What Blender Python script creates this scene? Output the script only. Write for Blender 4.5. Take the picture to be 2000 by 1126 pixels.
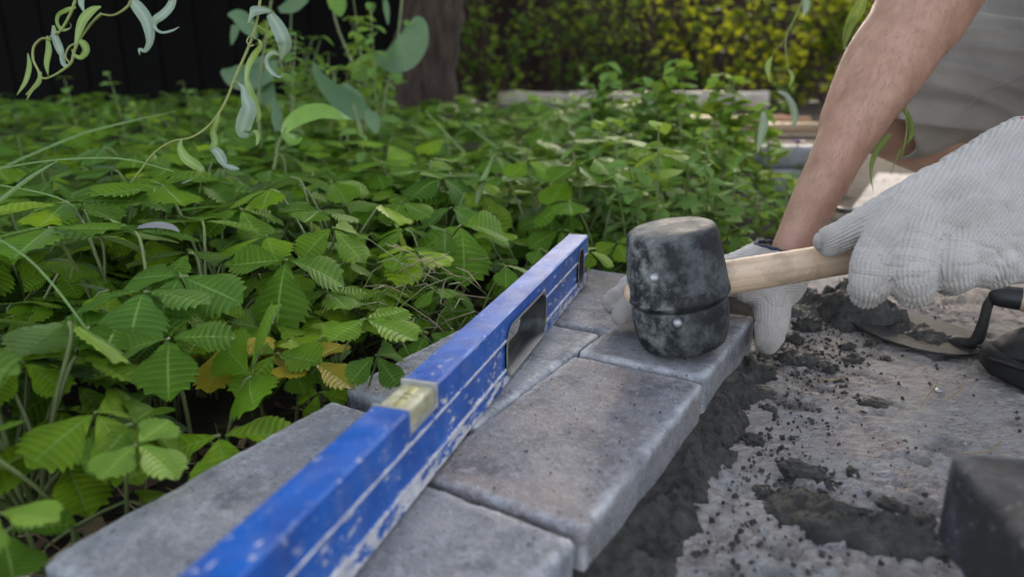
import bpy, bmesh, math, random
import numpy as np
from mathutils import Vector, Matrix, Euler, noise
random.seed(11); np.random.seed(11)
R = math.radians
SC = bpy.context.scene
for o in list(bpy.data.objects): bpy.data.objects.remove(o)

# ------------------------------------------------------------------ camera, light, exposure
PITCH = R(16.7); FPX = 1383.0; CAM = Vector((0, 0, 0.245))
cam_d = bpy.data.cameras.new('camera'); cam = bpy.data.objects.new('camera', cam_d); SC.collection.objects.link(cam)
cam.location = CAM; cam.rotation_euler = (R(90) - PITCH, 0, 0)
cam_d.sensor_width = 36; cam_d.lens = FPX / 2000 * 36; cam_d.clip_start = 0.02; cam_d.clip_end = 300
cam_d.dof.use_dof = True; cam_d.dof.focus_distance = 0.66; cam_d.dof.aperture_fstop = 4.3
SC.camera = cam
SUN_EL, SUN_AZ = R(24), R(12)          # azimuth measured from +Y towards +X
w = bpy.data.worlds.new('World'); SC.world = w; w.use_nodes = True
nt = w.node_tree; bg = nt.nodes['Background']
sky = nt.nodes.new('ShaderNodeTexSky'); sky.sky_type = 'NISHITA'; sky.sun_disc = False
sky.sun_elevation = SUN_EL; sky.sun_rotation = SUN_AZ; sky.air_density = 1.0; sky.dust_density = 2.0; sky.ozone_density = 1.0
hsv = nt.nodes.new('ShaderNodeHueSaturation'); hsv.inputs['Saturation'].default_value = 0.45
nt.links.new(sky.outputs[0], hsv.inputs['Color']); nt.links.new(hsv.outputs[0], bg.inputs[0]); bg.inputs[1].default_value = 0.15
sl = bpy.data.lights.new('sun', 'SUN'); sl.energy = 3.2; sl.angle = R(6.0); sl.color = (1.0, 0.84, 0.64)
so = bpy.data.objects.new('sun', sl); SC.collection.objects.link(so)
sd = Vector((math.sin(SUN_AZ) * math.cos(SUN_EL), math.cos(SUN_AZ) * math.cos(SUN_EL), math.sin(SUN_EL)))
so.rotation_euler = sd.to_track_quat('Z', 'Y').to_euler(); so.location = sd * 20
SC.view_settings.view_transform = 'Standard'; SC.view_settings.look = 'None'
SC.view_settings.exposure = 2.05; SC.view_settings.gamma = 1
SC.render.engine = 'CYCLES'
cy = SC.cycles; cy.use_denoising = True; cy.max_bounces = 8; cy.transparent_max_bounces = 8
cy.diffuse_bounces = 4; cy.glossy_bounces = 3; cy.transmission_bounces = 6; cy.caustics_reflective = False; cy.caustics_refractive = False
cy.use_adaptive_sampling = True; cy.adaptive_threshold = 0.015

# ------------------------------------------------------------------ helpers
FW = Vector((0, math.cos(PITCH), -math.sin(PITCH))); UP = Vector((0, math.sin(PITCH), math.cos(PITCH)))
def ray(x, y): return FW + Vector((1, 0, 0)) * ((x - 1000) / FPX) - UP * ((y - 563) / FPX)
def at(x, y, t): return CAM + ray(x, y) * t                       # point at axial distance t
def gz(x, y, z=0.0):
    d = ray(x, y); return CAM + d * ((z - CAM.z) / d.z)
SLAB = -0.050
def link(o, parent=None):
    SC.collection.objects.link(o)
    if parent: o.parent = parent
    return o
def mesh(name, v, f, mats=(), parent=None, smooth=True, fm=None):
    m = bpy.data.meshes.new(name)
    m.from_pydata([tuple(p) for p in v], [], [tuple(q) for q in f])
    for k in (mats if isinstance(mats, (list, tuple)) else [mats]): m.materials.append(k)
    if smooth: m.polygons.foreach_set('use_smooth', [True] * len(m.polygons))
    if fm is not None: m.polygons.foreach_set('material_index', fm)
    m.update()
    return link(bpy.data.objects.new(name, m), parent)
def tag(o, label, cat, group=None):
    o['label'] = label; o['category'] = cat
    if group: o['group'] = group
    return o
def empty(name, loc=(0, 0, 0), rz=0, label=None, cat=None, group=None):
    o = link(bpy.data.objects.new(name, None)); o.location = loc; o.rotation_euler = (0, 0, rz); o.empty_display_size = .02
    if label: tag(o, label, cat, group)
    return o
def copy_obj(src, parent, name=None):
    c = src.copy(); SC.collection.objects.link(c); c.parent = parent
    return c
def nz(p, s): return noise.noise(Vector(p) * s)
def fbm(p, s, o=4): return noise.fractal(Vector(p) * s, 1.0, 2.0, o)
class MB:                                                        # mesh collector
    def __init__(s): s.v = []; s.f = []; s.m = []
    def add(s, v, f, mi=0):
        n = len(s.v); s.v += [tuple(p) for p in v]; s.f += [tuple(i + n for i in q) for q in f]; s.m += [mi] * len(f)
    def build(s, name, mats, parent=None, smooth=True): return mesh(name, s.v, s.f, mats, parent, smooth, s.m)
def frames(pts, up0=None):
    pts = [Vector(p) for p in pts]; n = len(pts); T = []
    for i in range(n):
        t = (pts[min(i + 1, n - 1)] - pts[max(i - 1, 0)])
        T.append(t.normalized() if t.length > 1e-9 else Vector((0, 0, 1)))
    u = Vector(up0) if up0 is not None else (Vector((0, 0, 1)) if abs(T[0].z) < .9 else Vector((1, 0, 0)))
    out = []
    for t in T:
        u = u - t * u.dot(t)
        if u.length < 1e-6: u = t.orthogonal()
        u.normalize(); out.append((t, u.copy(), t.cross(u)))
    return pts, out
def tube(pts, rad, seg=8, cap=True, up0=None, ell=None):
    """tapered tube; rad per point, ell = (a,b) factors; rounded ends"""
    pts, fr = frames(pts, up0); n = len(pts)
    if not hasattr(rad, '__len__'): rad = [rad] * n
    rings = []
    def ring(c, u, b, r, k):
        ea, eb = (ell[k] if isinstance(ell[0], (tuple, list)) else ell) if ell else (1, 1)
        return [c + (u * math.cos(a) * ea + b * math.sin(a) * eb) * r for a in (2 * math.pi * j / seg for j in range(seg))]
    if cap:
        t, u, b = fr[0]
        for q in (80, 55, 28): rings.append(ring(pts[0] - t * rad[0] * math.sin(R(q)), u, b, rad[0] * math.cos(R(q)), 0))
    for i in range(n):
        t, u, b = fr[i]; rings.append(ring(pts[i], u, b, rad[i], i))
    if cap:
        t, u, b = fr[-1]
        for q in (28, 55, 80): rings.append(ring(pts[-1] + t * rad[-1] * math.sin(R(q)), u, b, rad[-1] * math.cos(R(q)), n - 1))
    v = [p for r in rings for p in r]; f = []
    for i in range(len(rings) - 1):
        for j in range(seg):
            a = i * seg + j; c = i * seg + (j + 1) % seg
            f.append((a, c, c + seg, a + seg))
    f.append(tuple(reversed(range(seg)))); k = (len(rings) - 1) * seg; f.append(tuple(range(k, k + seg)))
    return v, f
def spline(pts, n=5):
    """Catmull-Rom through pts (any dimension)"""
    P = [np.array(p, float) for p in pts]; P = [2 * P[0] - P[1]] + P + [2 * P[-1] - P[-2]]; out = []
    for i in range(1, len(P) - 2):
        for k in range(n):
            t = k / n; a, b, c, d = P[i - 1:i + 3]
            out.append(.5 * ((2 * b) + (c - a) * t + (2 * a - 5 * b + 4 * c - d) * t * t + (3 * b - a - 3 * c + d) * t ** 3))
    out.append(P[-2]); return out
def box(c, s, M=None):
    v = [Vector((c[0] + s[0] * i, c[1] + s[1] * j, c[2] + s[2] * k)) for i in (-.5, .5) for j in (-.5, .5) for k in (-.5, .5)]
    if M: v = [M @ p for p in v]
    return v, [(0, 1, 3, 2), (4, 6, 7, 5), (0, 4, 5, 1), (2, 3, 7, 6), (0, 2, 6, 4), (1, 5, 7, 3)]
def rbox(sx, sy, sz, r, cell, jit=0.0, seed=0, rvar=.4):
    """rounded worn block, top at z=0, centred in x,y"""
    nx, ny, nz_ = (max(3, int(round(s / cell))) for s in (sx, sy, sz)); idx = {}; V = []; Fc = []
    def vid(i, j, k):
        if (i, j, k) not in idx: idx[(i, j, k)] = len(V); V.append((i / nx, j / ny, k / nz_))
        return idx[(i, j, k)]
    for i in range(nx):
        for j in range(ny):
            Fc.append((vid(i, j, 0), vid(i, j + 1, 0), vid(i + 1, j + 1, 0), vid(i + 1, j, 0)))
            Fc.append((vid(i, j, nz_), vid(i + 1, j, nz_), vid(i + 1, j + 1, nz_), vid(i, j + 1, nz_)))
    for i in range(nx):
        for k in range(nz_):
            Fc.append((vid(i, 0, k), vid(i + 1, 0, k), vid(i + 1, 0, k + 1), vid(i, 0, k + 1)))
            Fc.append((vid(i, ny, k), vid(i, ny, k + 1), vid(i + 1, ny, k + 1), vid(i + 1, ny, k)))
    for j in range(ny):
        for k in range(nz_):
            Fc.append((vid(0, j, k), vid(0, j, k + 1), vid(0, j + 1, k + 1), vid(0, j + 1, k)))
            Fc.append((vid(nx, j, k), vid(nx, j + 1, k), vid(nx, j + 1, k + 1), vid(nx, j, k + 1)))
    out = []; so_ = Vector((seed * 3.7, seed * 1.3, seed * 2.1))
    for a, b, c in V:
        p = Vector(((a - .5) * sx, (b - .5) * sy, (c - .5) * sz))
        rr = r * (1 + rvar * 1.3 * nz(p + so_, 38)) + r * .30 * nz(p + so_, 140)
        rr = max(.0015, rr)
        q = Vector((max(-sx / 2 + rr, min(sx / 2 - rr, p.x)), max(-sy / 2 + rr, min(sy / 2 - rr, p.y)), max(-sz / 2 + rr, min(sz / 2 - rr, p.z))))
        d = p - q
        if d.length > 1e-7: p = q + d.normalized() * rr
        if jit:
            nn = (p / max(p.length, 1e-6))
            h = jit * (.7 * fbm(p + so_, 60, 3) + .5 * nz(p + so_, 14))
            big = max((abs(p.x) / sx, 0), (abs(p.y) / sy, 1), (abs(p.z) / sz, 2))[1]
            dv = Vector((0, 0, 0)); dv[big] = math.copysign(1, p[big]); p = p + dv * h
        out.append((p.x, p.y, p.z - sz / 2))
    return out, Fc

# ------------------------------------------------------------------ materials
class NM:
    def __init__(s, name, rough=.6, spec=.5):
        s.mat = bpy.data.materials.new(name); s.mat.use_nodes = True; s.nt = s.mat.node_tree
        s.b = s.nt.nodes['Principled BSDF']; s.out = s.nt.nodes['Material Output']
        s.b.inputs['Roughness'].default_value = rough; s.b.inputs['Specular IOR Level'].default_value = spec
        s.tc = None
    def n(s, t, **kw):
        x = s.nt.nodes.new('ShaderNode' + t)
        for k, v in kw.items(): setattr(x, k, v)
        return x
    def set(s, node, key, val):
        if hasattr(val, 'is_linked') or hasattr(val, 'links'): s.nt.links.new(val, node.inputs[key])
        else: node.inputs[key].default_value = val
    def coord(s, kind='Object', scale=(1, 1, 1), rot=(0, 0, 0)):
        if s.tc is None: s.tc = s.n('TexCoord')
        mp = s.n('Mapping'); s.nt.links.new(s.tc.outputs[kind], mp.inputs[0]); mp.inputs['Scale'].default_value = scale; mp.inputs['Rotation'].default_value = rot
        return mp.outputs[0]
    def noise(s, scale, detail=4, rough=.55, vec=None, dist=0):
        x = s.n('TexNoise'); x.inputs['Scale'].default_value = scale; x.inputs['Detail'].default_value = detail; x.inputs['Roughness'].default_value = rough; x.inputs['Distortion'].default_value = dist
        s.nt.links.new(vec or s.coord(), x.inputs['Vector']); return x.outputs['Fac']
    def voro(s, scale, vec=None, feat='F1'):
        x = s.n('TexVoronoi', feature=feat); x.inputs['Scale'].default_value = scale; s.nt.links.new(vec or s.coord(), x.inputs['Vector']); return x.outputs['Distance']
    def ramp(s, fac, stops, interp='LINEAR'):
        x = s.n('ValToRGB'); x.color_ramp.interpolation = interp; e = x.color_ramp.elements
        while len(e) < len(stops): e.new(.5)
        for k, (p, c) in zip(e, stops):
            k.position = p; k.color = (*(c if hasattr(c, '__len__') else (c, c, c)), 1)
        s.nt.links.new(fac, x.inputs[0]); return x.outputs[0]
    def mix(s, fac, a, b, mode='MIX'):
        x = s.n('Mix', data_type='RGBA', blend_type=mode)
        for k, v in ((0, fac), (6, a), (7, b)):
            if isinstance(v, (tuple, list)): v = (*v, 1) if len(v) == 3 else v
            if hasattr(v, 'links'): s.nt.links.new(v, x.inputs[k])
            else: x.inputs[k].default_value = v
        return x.outputs[2]
    def math(s, op, a, b=0.0, clamp=False):
        x = s.n('Math', operation=op, use_clamp=clamp)
        for k, v in ((0, a), (1, b)):
            if hasattr(v, 'links'): s.nt.links.new(v, x.inputs[k])
            else: x.inputs[k].default_value = v
        return x.outputs[0]
    def bump(s, h, strength=.5, dist=.002):
        x = s.n('Bump'); x.inputs['Strength'].default_value = strength; x.inputs['Distance'].default_value = dist
        prev = s.b.inputs['Normal'].links
        if prev: s.nt.links.new(prev[0].from_socket, x.inputs['Normal'])
        s.nt.links.new(h, x.inputs['Height']); s.nt.links.new(x.outputs[0], s.b.inputs['Normal'])
    def col(s, c):
        if hasattr(c, 'links'): s.nt.links.new(c, s.b.inputs['Base Color'])
        else: s.b.inputs['Base Color'].default_value = (*c, 1)
    def rough(s, r):
        if hasattr(r, 'links'): s.nt.links.new(r, s.b.inputs['Roughness'])
        else: s.b.inputs['Roughness'].default_value = r
    def rnd(s): return s.n('ObjectInfo').outputs['Random']
    def geo(s, k): return s.n('NewGeometry').outputs[k]

def leaf_mat(name, cols, under=None, trans=(.25, .42, .04), tfac=.3, rough=.42, vein=None, seedvar=True, spec=.5, island=False, rows=False):
    m = NM(name, rough, spec)
    r = m.geo('Random Per Island') if island else m.rnd()
    st = [(i / (len(cols) - 1), c) for i, c in enumerate(cols)]
    c = m.ramp(r, st)
    c = m.mix(m.ramp(m.noise(55, 3), [(.35, 0), (.7, .45)]), c, tuple(x * .62 for x in cols[0]))
    if vein:
        a = m.n('Attribute', attribute_name='vein'); vf = m.math('MULTIPLY', a.outputs['Fac'], .75)
        if rows:
            rw = m.n('Attribute', attribute_name='row').outputs['Fac']; fr = m.math('ABSOLUTE', m.math('SUBTRACT', m.math('FRACT', m.math('ADD', rw, .5)), .5))
            line = m.ramp(fr, [(.02, 1), (.10, 0)]); ff = m.n('Attribute', attribute_name='across').outputs['Fac']
            mid = m.ramp(ff, [(.015, .8), (.06, 0)]); vf = m.math('MAXIMUM', m.math('MULTIPLY', line, .42), mid)
            c = m.mix(m.math('MULTIPLY', m.ramp(fr, [(.15, 0), (.5, 1)]), .35), c, tuple(x * .5 for x in cols[0]))
            m.bump(m.math('SUBTRACT', m.math('MULTIPLY', fr, 1.2), vf), .6, .0014)
        c = m.mix(vf, c, vein)
        e = m.n('Attribute', attribute_name='edge')
        c = m.mix(m.math('MULTIPLY', m.math('GREATER_THAN', e.outputs['Fac'], .93), m.ramp(m.noise(30, 2), [(.5, 0), (.65, .6)])), c, (.10, .05, .015))
    if under: c = m.mix(m.geo('Backfacing'), c, under)
    m.col(c)
    m.bump(m.noise(160, 3), .25, .001)
    tr = m.n('BsdfTranslucent'); tr.inputs[0].default_value = (*trans, 1)
    mx = m.n('MixShader'); mx.inputs[0].default_value = tfac
    m.nt.links.new(m.b.outputs[0], mx.inputs[1]); m.nt.links.new(tr.outputs[0], mx.inputs[2]); m.nt.links.new(mx.outputs[0], m.out.inputs[0])
    return m.mat

def make_soil():
    m = NM('soil', .95, .2); c = m.ramp(m.noise(14, 8, .65), [(.3, (.012, .009, .007)), (.55, (.035, .025, .018)), (.8, (.08, .062, .045))]); m.col(c)
    m.bump(m.noise(60, 6, .7), .9, .02); return m.mat
def make_concrete_slab():
    m = NM('slab_concrete', .9, .25)
    st = m.coord(scale=(1, 3.2, 1), rot=(0, 0, R(-14)))
    base = m.ramp(m.noise(48, 8, .75, st), [(.28, (.21, .178, .160)), (.42, (.35, .31, .287)), (.58, (.45, .412, .385)), (.8, (.54, .515, .495))])
    blue = m.ramp(m.noise(9, 6, .7), [(.50, 0), (.60, 1)])
    wob = m.n('TexNoise'); wob.inputs['Scale'].default_value = 60; wob.inputs['Detail'].default_value = 4; m.nt.links.new(st, wob.inputs['Vector'])
    wv = m.n('VectorMath', operation='MULTIPLY_ADD'); m.nt.links.new(wob.outputs['Color'], wv.inputs[0]); wv.inputs[1].default_value = (.022, .022, .022); m.nt.links.new(st, wv.inputs[2])
    cell = m.n('TexVoronoi', feature='F1'); cell.inputs['Scale'].default_value = 62; m.nt.links.new(wv.outputs[0], cell.inputs['Vector'])
    sepc = m.n('SeparateColor'); m.nt.links.new(cell.outputs['Color'], sepc.inputs[0])
    base = m.mix(m.ramp(sepc.outputs[0], [(.3, .0), (.9, .28)]), base, (.30, .26, .24))
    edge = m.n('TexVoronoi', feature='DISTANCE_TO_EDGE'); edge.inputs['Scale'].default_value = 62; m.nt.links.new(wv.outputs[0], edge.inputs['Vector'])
    crack_shade = m.math('MULTIPLY', m.ramp(edge.outputs['Distance'], [(.0, 1), (.085, 0)]), m.ramp(m.noise(16, 4, .6), [(.44, .0), (.60, 1)]))
    xyz = m.n('SeparateXYZ'); m.nt.links.new(m.coord(), xyz.inputs[0])
    near = m.math('MULTIPLY', m.math('SUBTRACT', .80, xyz.outputs[1]), 3.2, True)
    c = m.mix(m.math('MULTIPLY', m.math('MULTIPLY', blue, near), .75), base, m.ramp(m.noise(70, 4), [(.3, (.30, .325, .335)), (.7, (.45, .475, .485))]))
    c = m.mix(m.ramp(m.noise(80, 7, .78, st), [(.62, 0), (.70, .8)]), c, (.085, .072, .064))
    c = m.mix(m.ramp(m.noise(420, 3, .7), [(.63, 0), (.70, .7)]), c, (.09, .08, .072))
    c = m.mix(m.ramp(m.noise(330, 3, .7), [(.62, 0), (.68, .7)]), c, (.60, .58, .56))
    c = m.mix(m.ramp(m.noise(9, 3), [(.56, 0), (.74, .35)]), c, (.30, .20, .14))
    c = m.mix(m.math('MULTIPLY', crack_shade, .6), c, (.09, .078, .070))  # crevice shade painted into the colour along the cracks
    m.bump(m.math('MULTIPLY', m.ramp(edge.outputs['Distance'], [(.0, 0), (.25, 1)]), 1.0), .35, .004)
    a = m.n('Attribute', attribute_name='pit'); c = m.mix(m.math('MULTIPLY', a.outputs['Fac'], .38), c, (.075, .064, .056))  # pits darkened in the colour to stand in for shade
    m.col(c); m.bump(m.noise(170, 7, .78), .8, .005); m.bump(m.noise(700, 3, .6), .6, .0015); return m.mat
def make_mortar():
    m = NM('wet_mortar', .62, .45)
    c = m.ramp(m.noise(90, 6, .65), [(.3, (.024, .0225, .0195)), (.55, (.068, .064, .056)), (.8, (.14, .134, .120))])
    c = m.mix(m.ramp(m.noise(9, 3), [(.46, 0), (.70, .6)]), c, (.165, .162, .152)); m.col(c)
    m.rough(m.ramp(m.noise(30, 3), [(.35, .42), (.65, .9)]))
    m.bump(m.noise(330, 6, .75), 1.0, .006); m.bump(m.voro(260), .5, .003); return m.mat
def make_paver(name, lo, hi, warm, chalk=1.0):
    m = NM(name, .8, .35)
    of = m.n('VectorMath', operation='ADD'); m.nt.links.new(m.coord(), of.inputs[0])
    sc = m.n('VectorMath', operation='SCALE'); sc.inputs[0].default_value = (7, 13, 5); m.nt.links.new(m.rnd(), sc.inputs['Scale']); m.nt.links.new(sc.outputs[0], of.inputs[1])
    v = of.outputs[0]
    c = m.ramp(m.noise(16, 7, .62, v, .4), [(.28, lo), (.52, tuple((a + b) / 2 for a, b in zip(lo, hi))), (.75, hi)])
    c = m.mix(m.ramp(m.noise(11, 5, .6, v), [(.44, 0), (.66, .75)]), c, warm)
    c = m.mix(m.ramp(m.noise(24, 6, .7, v), [(.51, 0), (.66, .75)]), c, (.070, .076, .092))
    c = m.mix(m.ramp(m.noise(260, 3, .6, v), [(.62, 0), (.69, .8)]), c, (.05, .05, .055))
    c = m.mix(m.ramp(m.noise(200, 4, .75, v), [(.63, 0), (.70, .8)]), c, (.55, .55, .58))
    c = m.mix(m.ramp(m.noise(620, 3, .7, v), [(.35, .0), (.65, .35)]), c, tuple(x * .45 for x in lo))
    c = m.mix(m.ramp(m.noise(120, 6, .8, v), [(.50, 0), (.62, .35)]), c, tuple(x * 1.25 for x in hi))
    # chalky bloom on worn arrises
    p = m.ramp(m.geo('Pointiness'), [(.505, 0), (.57, 1)])
    c = m.mix(m.math('MULTIPLY', p, m.ramp(m.noise(30, 5, .7, v), [(.40, .1 * chalk), (.58, .8 * chalk)])), c, (.58, .59, .62))
    m.col(c); m.rough(m.ramp(m.noise(40, 4), [(.3, .55), (.7, .95)]))
    m.bump(m.noise(220, 7, .75, v), .6, .0028); m.bump(m.voro(420, v), .45, .0015); m.bump(m.noise(50, 3, .6, v), .25, .004)
    return m.mat
def make_blue():
    m = NM('blue_paint', .38, .5)
    v = m.coord(scale=(1, .38, 1)); base = m.ramp(m.noise(30, 4), [(.35, (.0015, .046, .24)), (.65, (.003, .082, .36))])
    dust = m.ramp(m.noise(34, 6, .7), [(.52, 0), (.82, .34)])
    c = m.mix(dust, base, (.20, .22, .33))
    a = m.n('Attribute', attribute_name='wear')
    sc = m.math('ADD', m.noise(150, 7, .72, v), m.math('MULTIPLY', a.outputs['Fac'], .36))
    f = m.ramp(sc, [(.665, 0), (.70, .9)])
    c = m.mix(f, c, m.ramp(m.noise(90, 3), [(.3, (.36, .34, .33)), (.7, (.60, .58, .56))])); 
    d = m.ramp(m.math('ADD', m.noise(300, 3, .6), m.math('MULTIPLY', a.outputs['Fac'], .12)), [(.68, 0), (.72, .8)]); c = m.mix(d, c, (.5, .5, .52))
    m.col(c); m.rough(m.mix(f, m.ramp(m.noise(40, 4), [(.3, .28), (.7, .55)]), (.85, .85, .85)))
    m.bump(sc, .25, .0008); m.bump(m.noise(500, 3), .12, .0006); return m.mat
def make_rubber():
    m = NM('black_rubber', .8, .18)
    c = m.ramp(m.noise(40, 6, .7), [(.3, (.011, .0115, .0135)), (.7, (.028, .029, .032))])
    c = m.mix(m.ramp(m.noise(34, 8, .72), [(.46, 0), (.70, .55)]), c, (.20, .215, .21))
    xyz = m.n('SeparateXYZ'); m.nt.links.new(m.coord(), xyz.inputs[0])
    sx = m.math('MULTIPLY', m.math('SUBTRACT', .010, xyz.outputs[0]), 22, True)
    c = m.mix(m.math('MULTIPLY', sx, m.ramp(m.noise(60, 7, .72), [(.46, 0), (.68, .8)])), c, (.30, .31, .29))
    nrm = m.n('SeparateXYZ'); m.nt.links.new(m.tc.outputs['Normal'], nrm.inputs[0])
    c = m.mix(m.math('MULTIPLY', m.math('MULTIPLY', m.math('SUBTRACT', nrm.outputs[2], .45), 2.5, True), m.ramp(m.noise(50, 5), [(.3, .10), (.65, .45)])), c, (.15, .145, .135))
    c = m.mix(m.ramp(m.noise(330, 3), [(.70, 0), (.76, .6)]), c, (.38, .38, .37))
    m.col(c); m.rough(m.ramp(m.noise(34, 6), [(.4, .6), (.7, .95)])); m.bump(m.noise(260, 5), .5, .0016); m.bump(m.noise(30, 3), .2, .003); return m.mat
def make_wood(name, lo, hi, axis=0, sc=1.0, dirt=(.10, .07, .05)):
    m = NM(name, .65, .35); s = [1, 1, 1]; s[axis] = .06
    v = m.coord(scale=[k * sc for k in s]); c = m.ramp(m.noise(120, 6, .6, v, .6), [(.3, lo), (.7, hi)])
    c = m.mix(m.ramp(m.noise(35 * sc, 5, .65), [(.52, 0), (.75, .55)]), c, dirt)
    c = m.mix(m.ramp(m.noise(260 * sc, 3), [(.62, 0), (.7, .5)]), c, (.5, .48, .45))
    m.col(c); m.bump(m.noise(200, 5, .6, v), .35, .0012); return m.mat
def make_skin():
    m = NM('skin', .55, .42)
    c = m.ramp(m.noise(38, 5, .6), [(.3, (.31, .172, .118)), (.55, (.38, .225, .160)), (.75, (.44, .272, .20))])
    c = m.mix(m.ramp(m.noise(12, 3), [(.45, 0), (.7, .3)]), c, (.40, .19, .14))
    c = m.mix(m.ramp(m.noise(300, 2), [(.70, 0), (.75, .5)]), c, (.28, .12, .08))
    m.col(c); m.b.inputs['Subsurface Weight'].default_value = .18; m.b.inputs['Subsurface Radius'].default_value = (.012, .004, .002); m.b.inputs['Subsurface Scale'].default_value = .4
    m.bump(m.voro(620), .18, .0007); m.bump(m.noise(45, 4), .25, .003); return m.mat
def make_knit(name, tint):
    m = NM(name, .95, .15)
    c = m.ramp(m.noise(20, 5, .6), [(.3, tuple(x * .86 for x in tint)), (.65, tint)])
    c = m.mix(m.ramp(m.noise(13, 5, .65), [(.50, 0), (.70, .6)]), c, (.27, .225, .195))
    a = m.n('Attribute', attribute_name='dirt'); c = m.mix(m.math('MULTIPLY', a.outputs['Fac'], m.ramp(m.noise(55, 5), [(.25, .25), (.7, .95)])), c, (.28, .25, .225))
    m.col(c); m.bump(m.noise(900, 3, .7), .55, .0008); m.b.inputs['Sheen Weight'].default_value = .25; return m.mat
def make_cloth(name, c0, c1):
    m = NM(name, .9, .15); m.col(m.ramp(m.noise(18, 5, .6), [(.3, c0), (.7, c1)]))
    m.bump(m.noise(900, 2), .3, .0006); m.bump(m.noise(30, 4), .25, .004); return m.mat
def plain(name, c, rough=.6, spec=.5, metal=0, var=.35, sc=60, bumps=.2):
    m = NM(name, rough, spec); m.col(m.ramp(m.noise(sc, 5, .6), [(.3, tuple(x * (1 - var) for x in c)), (.7, c)])); m.b.inputs['Metallic'].default_value = metal
    if bumps: m.bump(m.noise(sc * 4, 4), bumps, .0015)
    return m.mat
def make_bark():
    m = NM('bark', .95, .2); v = m.coord(scale=(1, 1, .22))
    c = m.ramp(m.noise(28, 7, .65, v), [(.3, (.014, .009, .007)), (.6, (.055, .038, .029)), (.8, (.10, .072, .058))]); m.col(c)
    m.bump(m.noise(22, 6, .65, v), 1.0, .03); return m.mat
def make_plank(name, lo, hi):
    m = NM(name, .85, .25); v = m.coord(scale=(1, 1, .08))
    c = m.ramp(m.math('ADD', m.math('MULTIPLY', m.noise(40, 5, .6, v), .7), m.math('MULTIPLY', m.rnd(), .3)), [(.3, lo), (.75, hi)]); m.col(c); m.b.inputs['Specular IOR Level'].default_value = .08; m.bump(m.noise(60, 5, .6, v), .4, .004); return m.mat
def make_acrylic():
    m = NM('vial_acrylic', .5, .4); m.col(m.ramp(m.noise(140, 5), [(.35, (.26, .245, .12)), (.65, (.46, .44, .33))])); m.b.inputs['Transmission Weight'].default_value = .15
    m.bump(m.noise(200, 4), .3, .001); m.rough(m.ramp(m.noise(60, 4), [(.3, .35), (.7, .8)])); return m.mat

M = dict(soil=make_soil(), slab=make_concrete_slab(), mortar=make_mortar(),
  pv1=make_paver('paver_grey', (.130, .135, .152), (.32, .327, .352), (.25, .243, .245)),
  pv2=make_paver('paver_brown_grey', (.120, .122, .136), (.32, .318, .332), (.29, .228, .20)),
  pv3=make_paver('paver_dark', (.012, .0125, .0145), (.032, .032, .035), (.036, .031, .028), .12),
  pv4=make_paver('paver_pale', (.17, .19, .215), (.34, .36, .39), (.30, .30, .31)),
  blue=make_blue(), rubber=make_rubber(), wood=make_wood('handle_wood', (.42, .29, .19), (.60, .45, .32)),
  steel=plain('dull_steel', (.45, .45, .46), .5, .5, .6), dark_steel=plain('mortar_caked_steel', (.040, .039, .036), .7, .4, .1, .6, 120, .6),
  grip=plain('slot_lining', (.20, .19, .175), .6, .4), black=plain('black_plastic', (.018, .018, .02), .5), slotin=plain('slot_inside', (.035, .037, .040), .45, .5, .3, .6, 90, .3), acrylic=make_acrylic(),
  skin=make_skin(), knit=make_knit('knit_cotton', (.42, .39, .365)), knit2=make_knit('knit_cotton_left', (.42, .39, .365)),
  shorts=make_cloth('shorts_cloth', (.23, .213, .192), (.30, .28, .253)), shirt=make_cloth('shirt_cloth', (.03, .035, .045), (.05, .055, .07)),
  shoe=plain('shoe_leather', (.013, .012, .014), .5, .4, 0, .4, 40, .3), sole=plain('shoe_sole', (.010, .009, .009), .8), hairm=plain('hair_brown', (.05, .03, .018), .6), armhair=plain('arm_hair', (.24, .13, .07), .5, .5, 0, .3, 60, 0),
  navy=plain('overlock_thread', (.035, .045, .075), .9), red=plain('red_thread', (.55, .02, .06), .8), bark=make_bark(),
  log=make_wood('grey_log', (.18, .15, .125), (.36, .315, .27), 0, .3), brick=plain('old_brick', (.36, .19, .10), .9, .2, 0, .4, 14), timber=make_wood('old_timber', (.16, .10, .055), (.34, .22, .12), 0, .3),
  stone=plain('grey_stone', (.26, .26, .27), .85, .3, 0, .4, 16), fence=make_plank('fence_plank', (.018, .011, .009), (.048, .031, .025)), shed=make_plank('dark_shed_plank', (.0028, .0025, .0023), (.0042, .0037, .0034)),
  straw=plain('dry_straw', (.34, .26, .15), .8, .3, 0, .5, 30, 0), litter=plain('dead_leaf', (.12, .075, .045), .9, .2, 0, .5, 40, 0), hose=plain('hose', (.04, .042, .04), .5),
  petal=plain('purple_petal', (.20, .02, .22), .6))
GR = [(.034, .090, .005), (.105, .205, .004), (.060, .140, .018), (.16, .275, .006), (.050, .120, .005), (.22, .335, .008)]
M['straw_leaf'] = leaf_mat('strawberry_leaf', GR, under=(.17, .235, .15), vein=(.17, .28, .06), trans=(.22, .42, .03), tfac=.16, rough=.55, spec=.13, rows=True)
M['yellow_leaf'] = leaf_mat('yellow_strawberry_leaf', [(.32, .26, .015), (.42, .36, .02)], under=(.40, .38, .15), vein=(.20, .28, .03), trans=(.5, .42, .03), tfac=.25, rows=True, spec=.25)
M['young_leaf'] = leaf_mat('young_strawberry_leaf', [(.14, .26, .025), (.18, .31, .03)], under=(.26, .34, .2), vein=(.26, .40, .08), trans=(.35, .5, .05), tfac=.25, rows=True, spec=.25)
M['stalk'] = plain('leaf_stalk', (.15, .19, .06), .55, .4, 0, .4, 30, 0)
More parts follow.
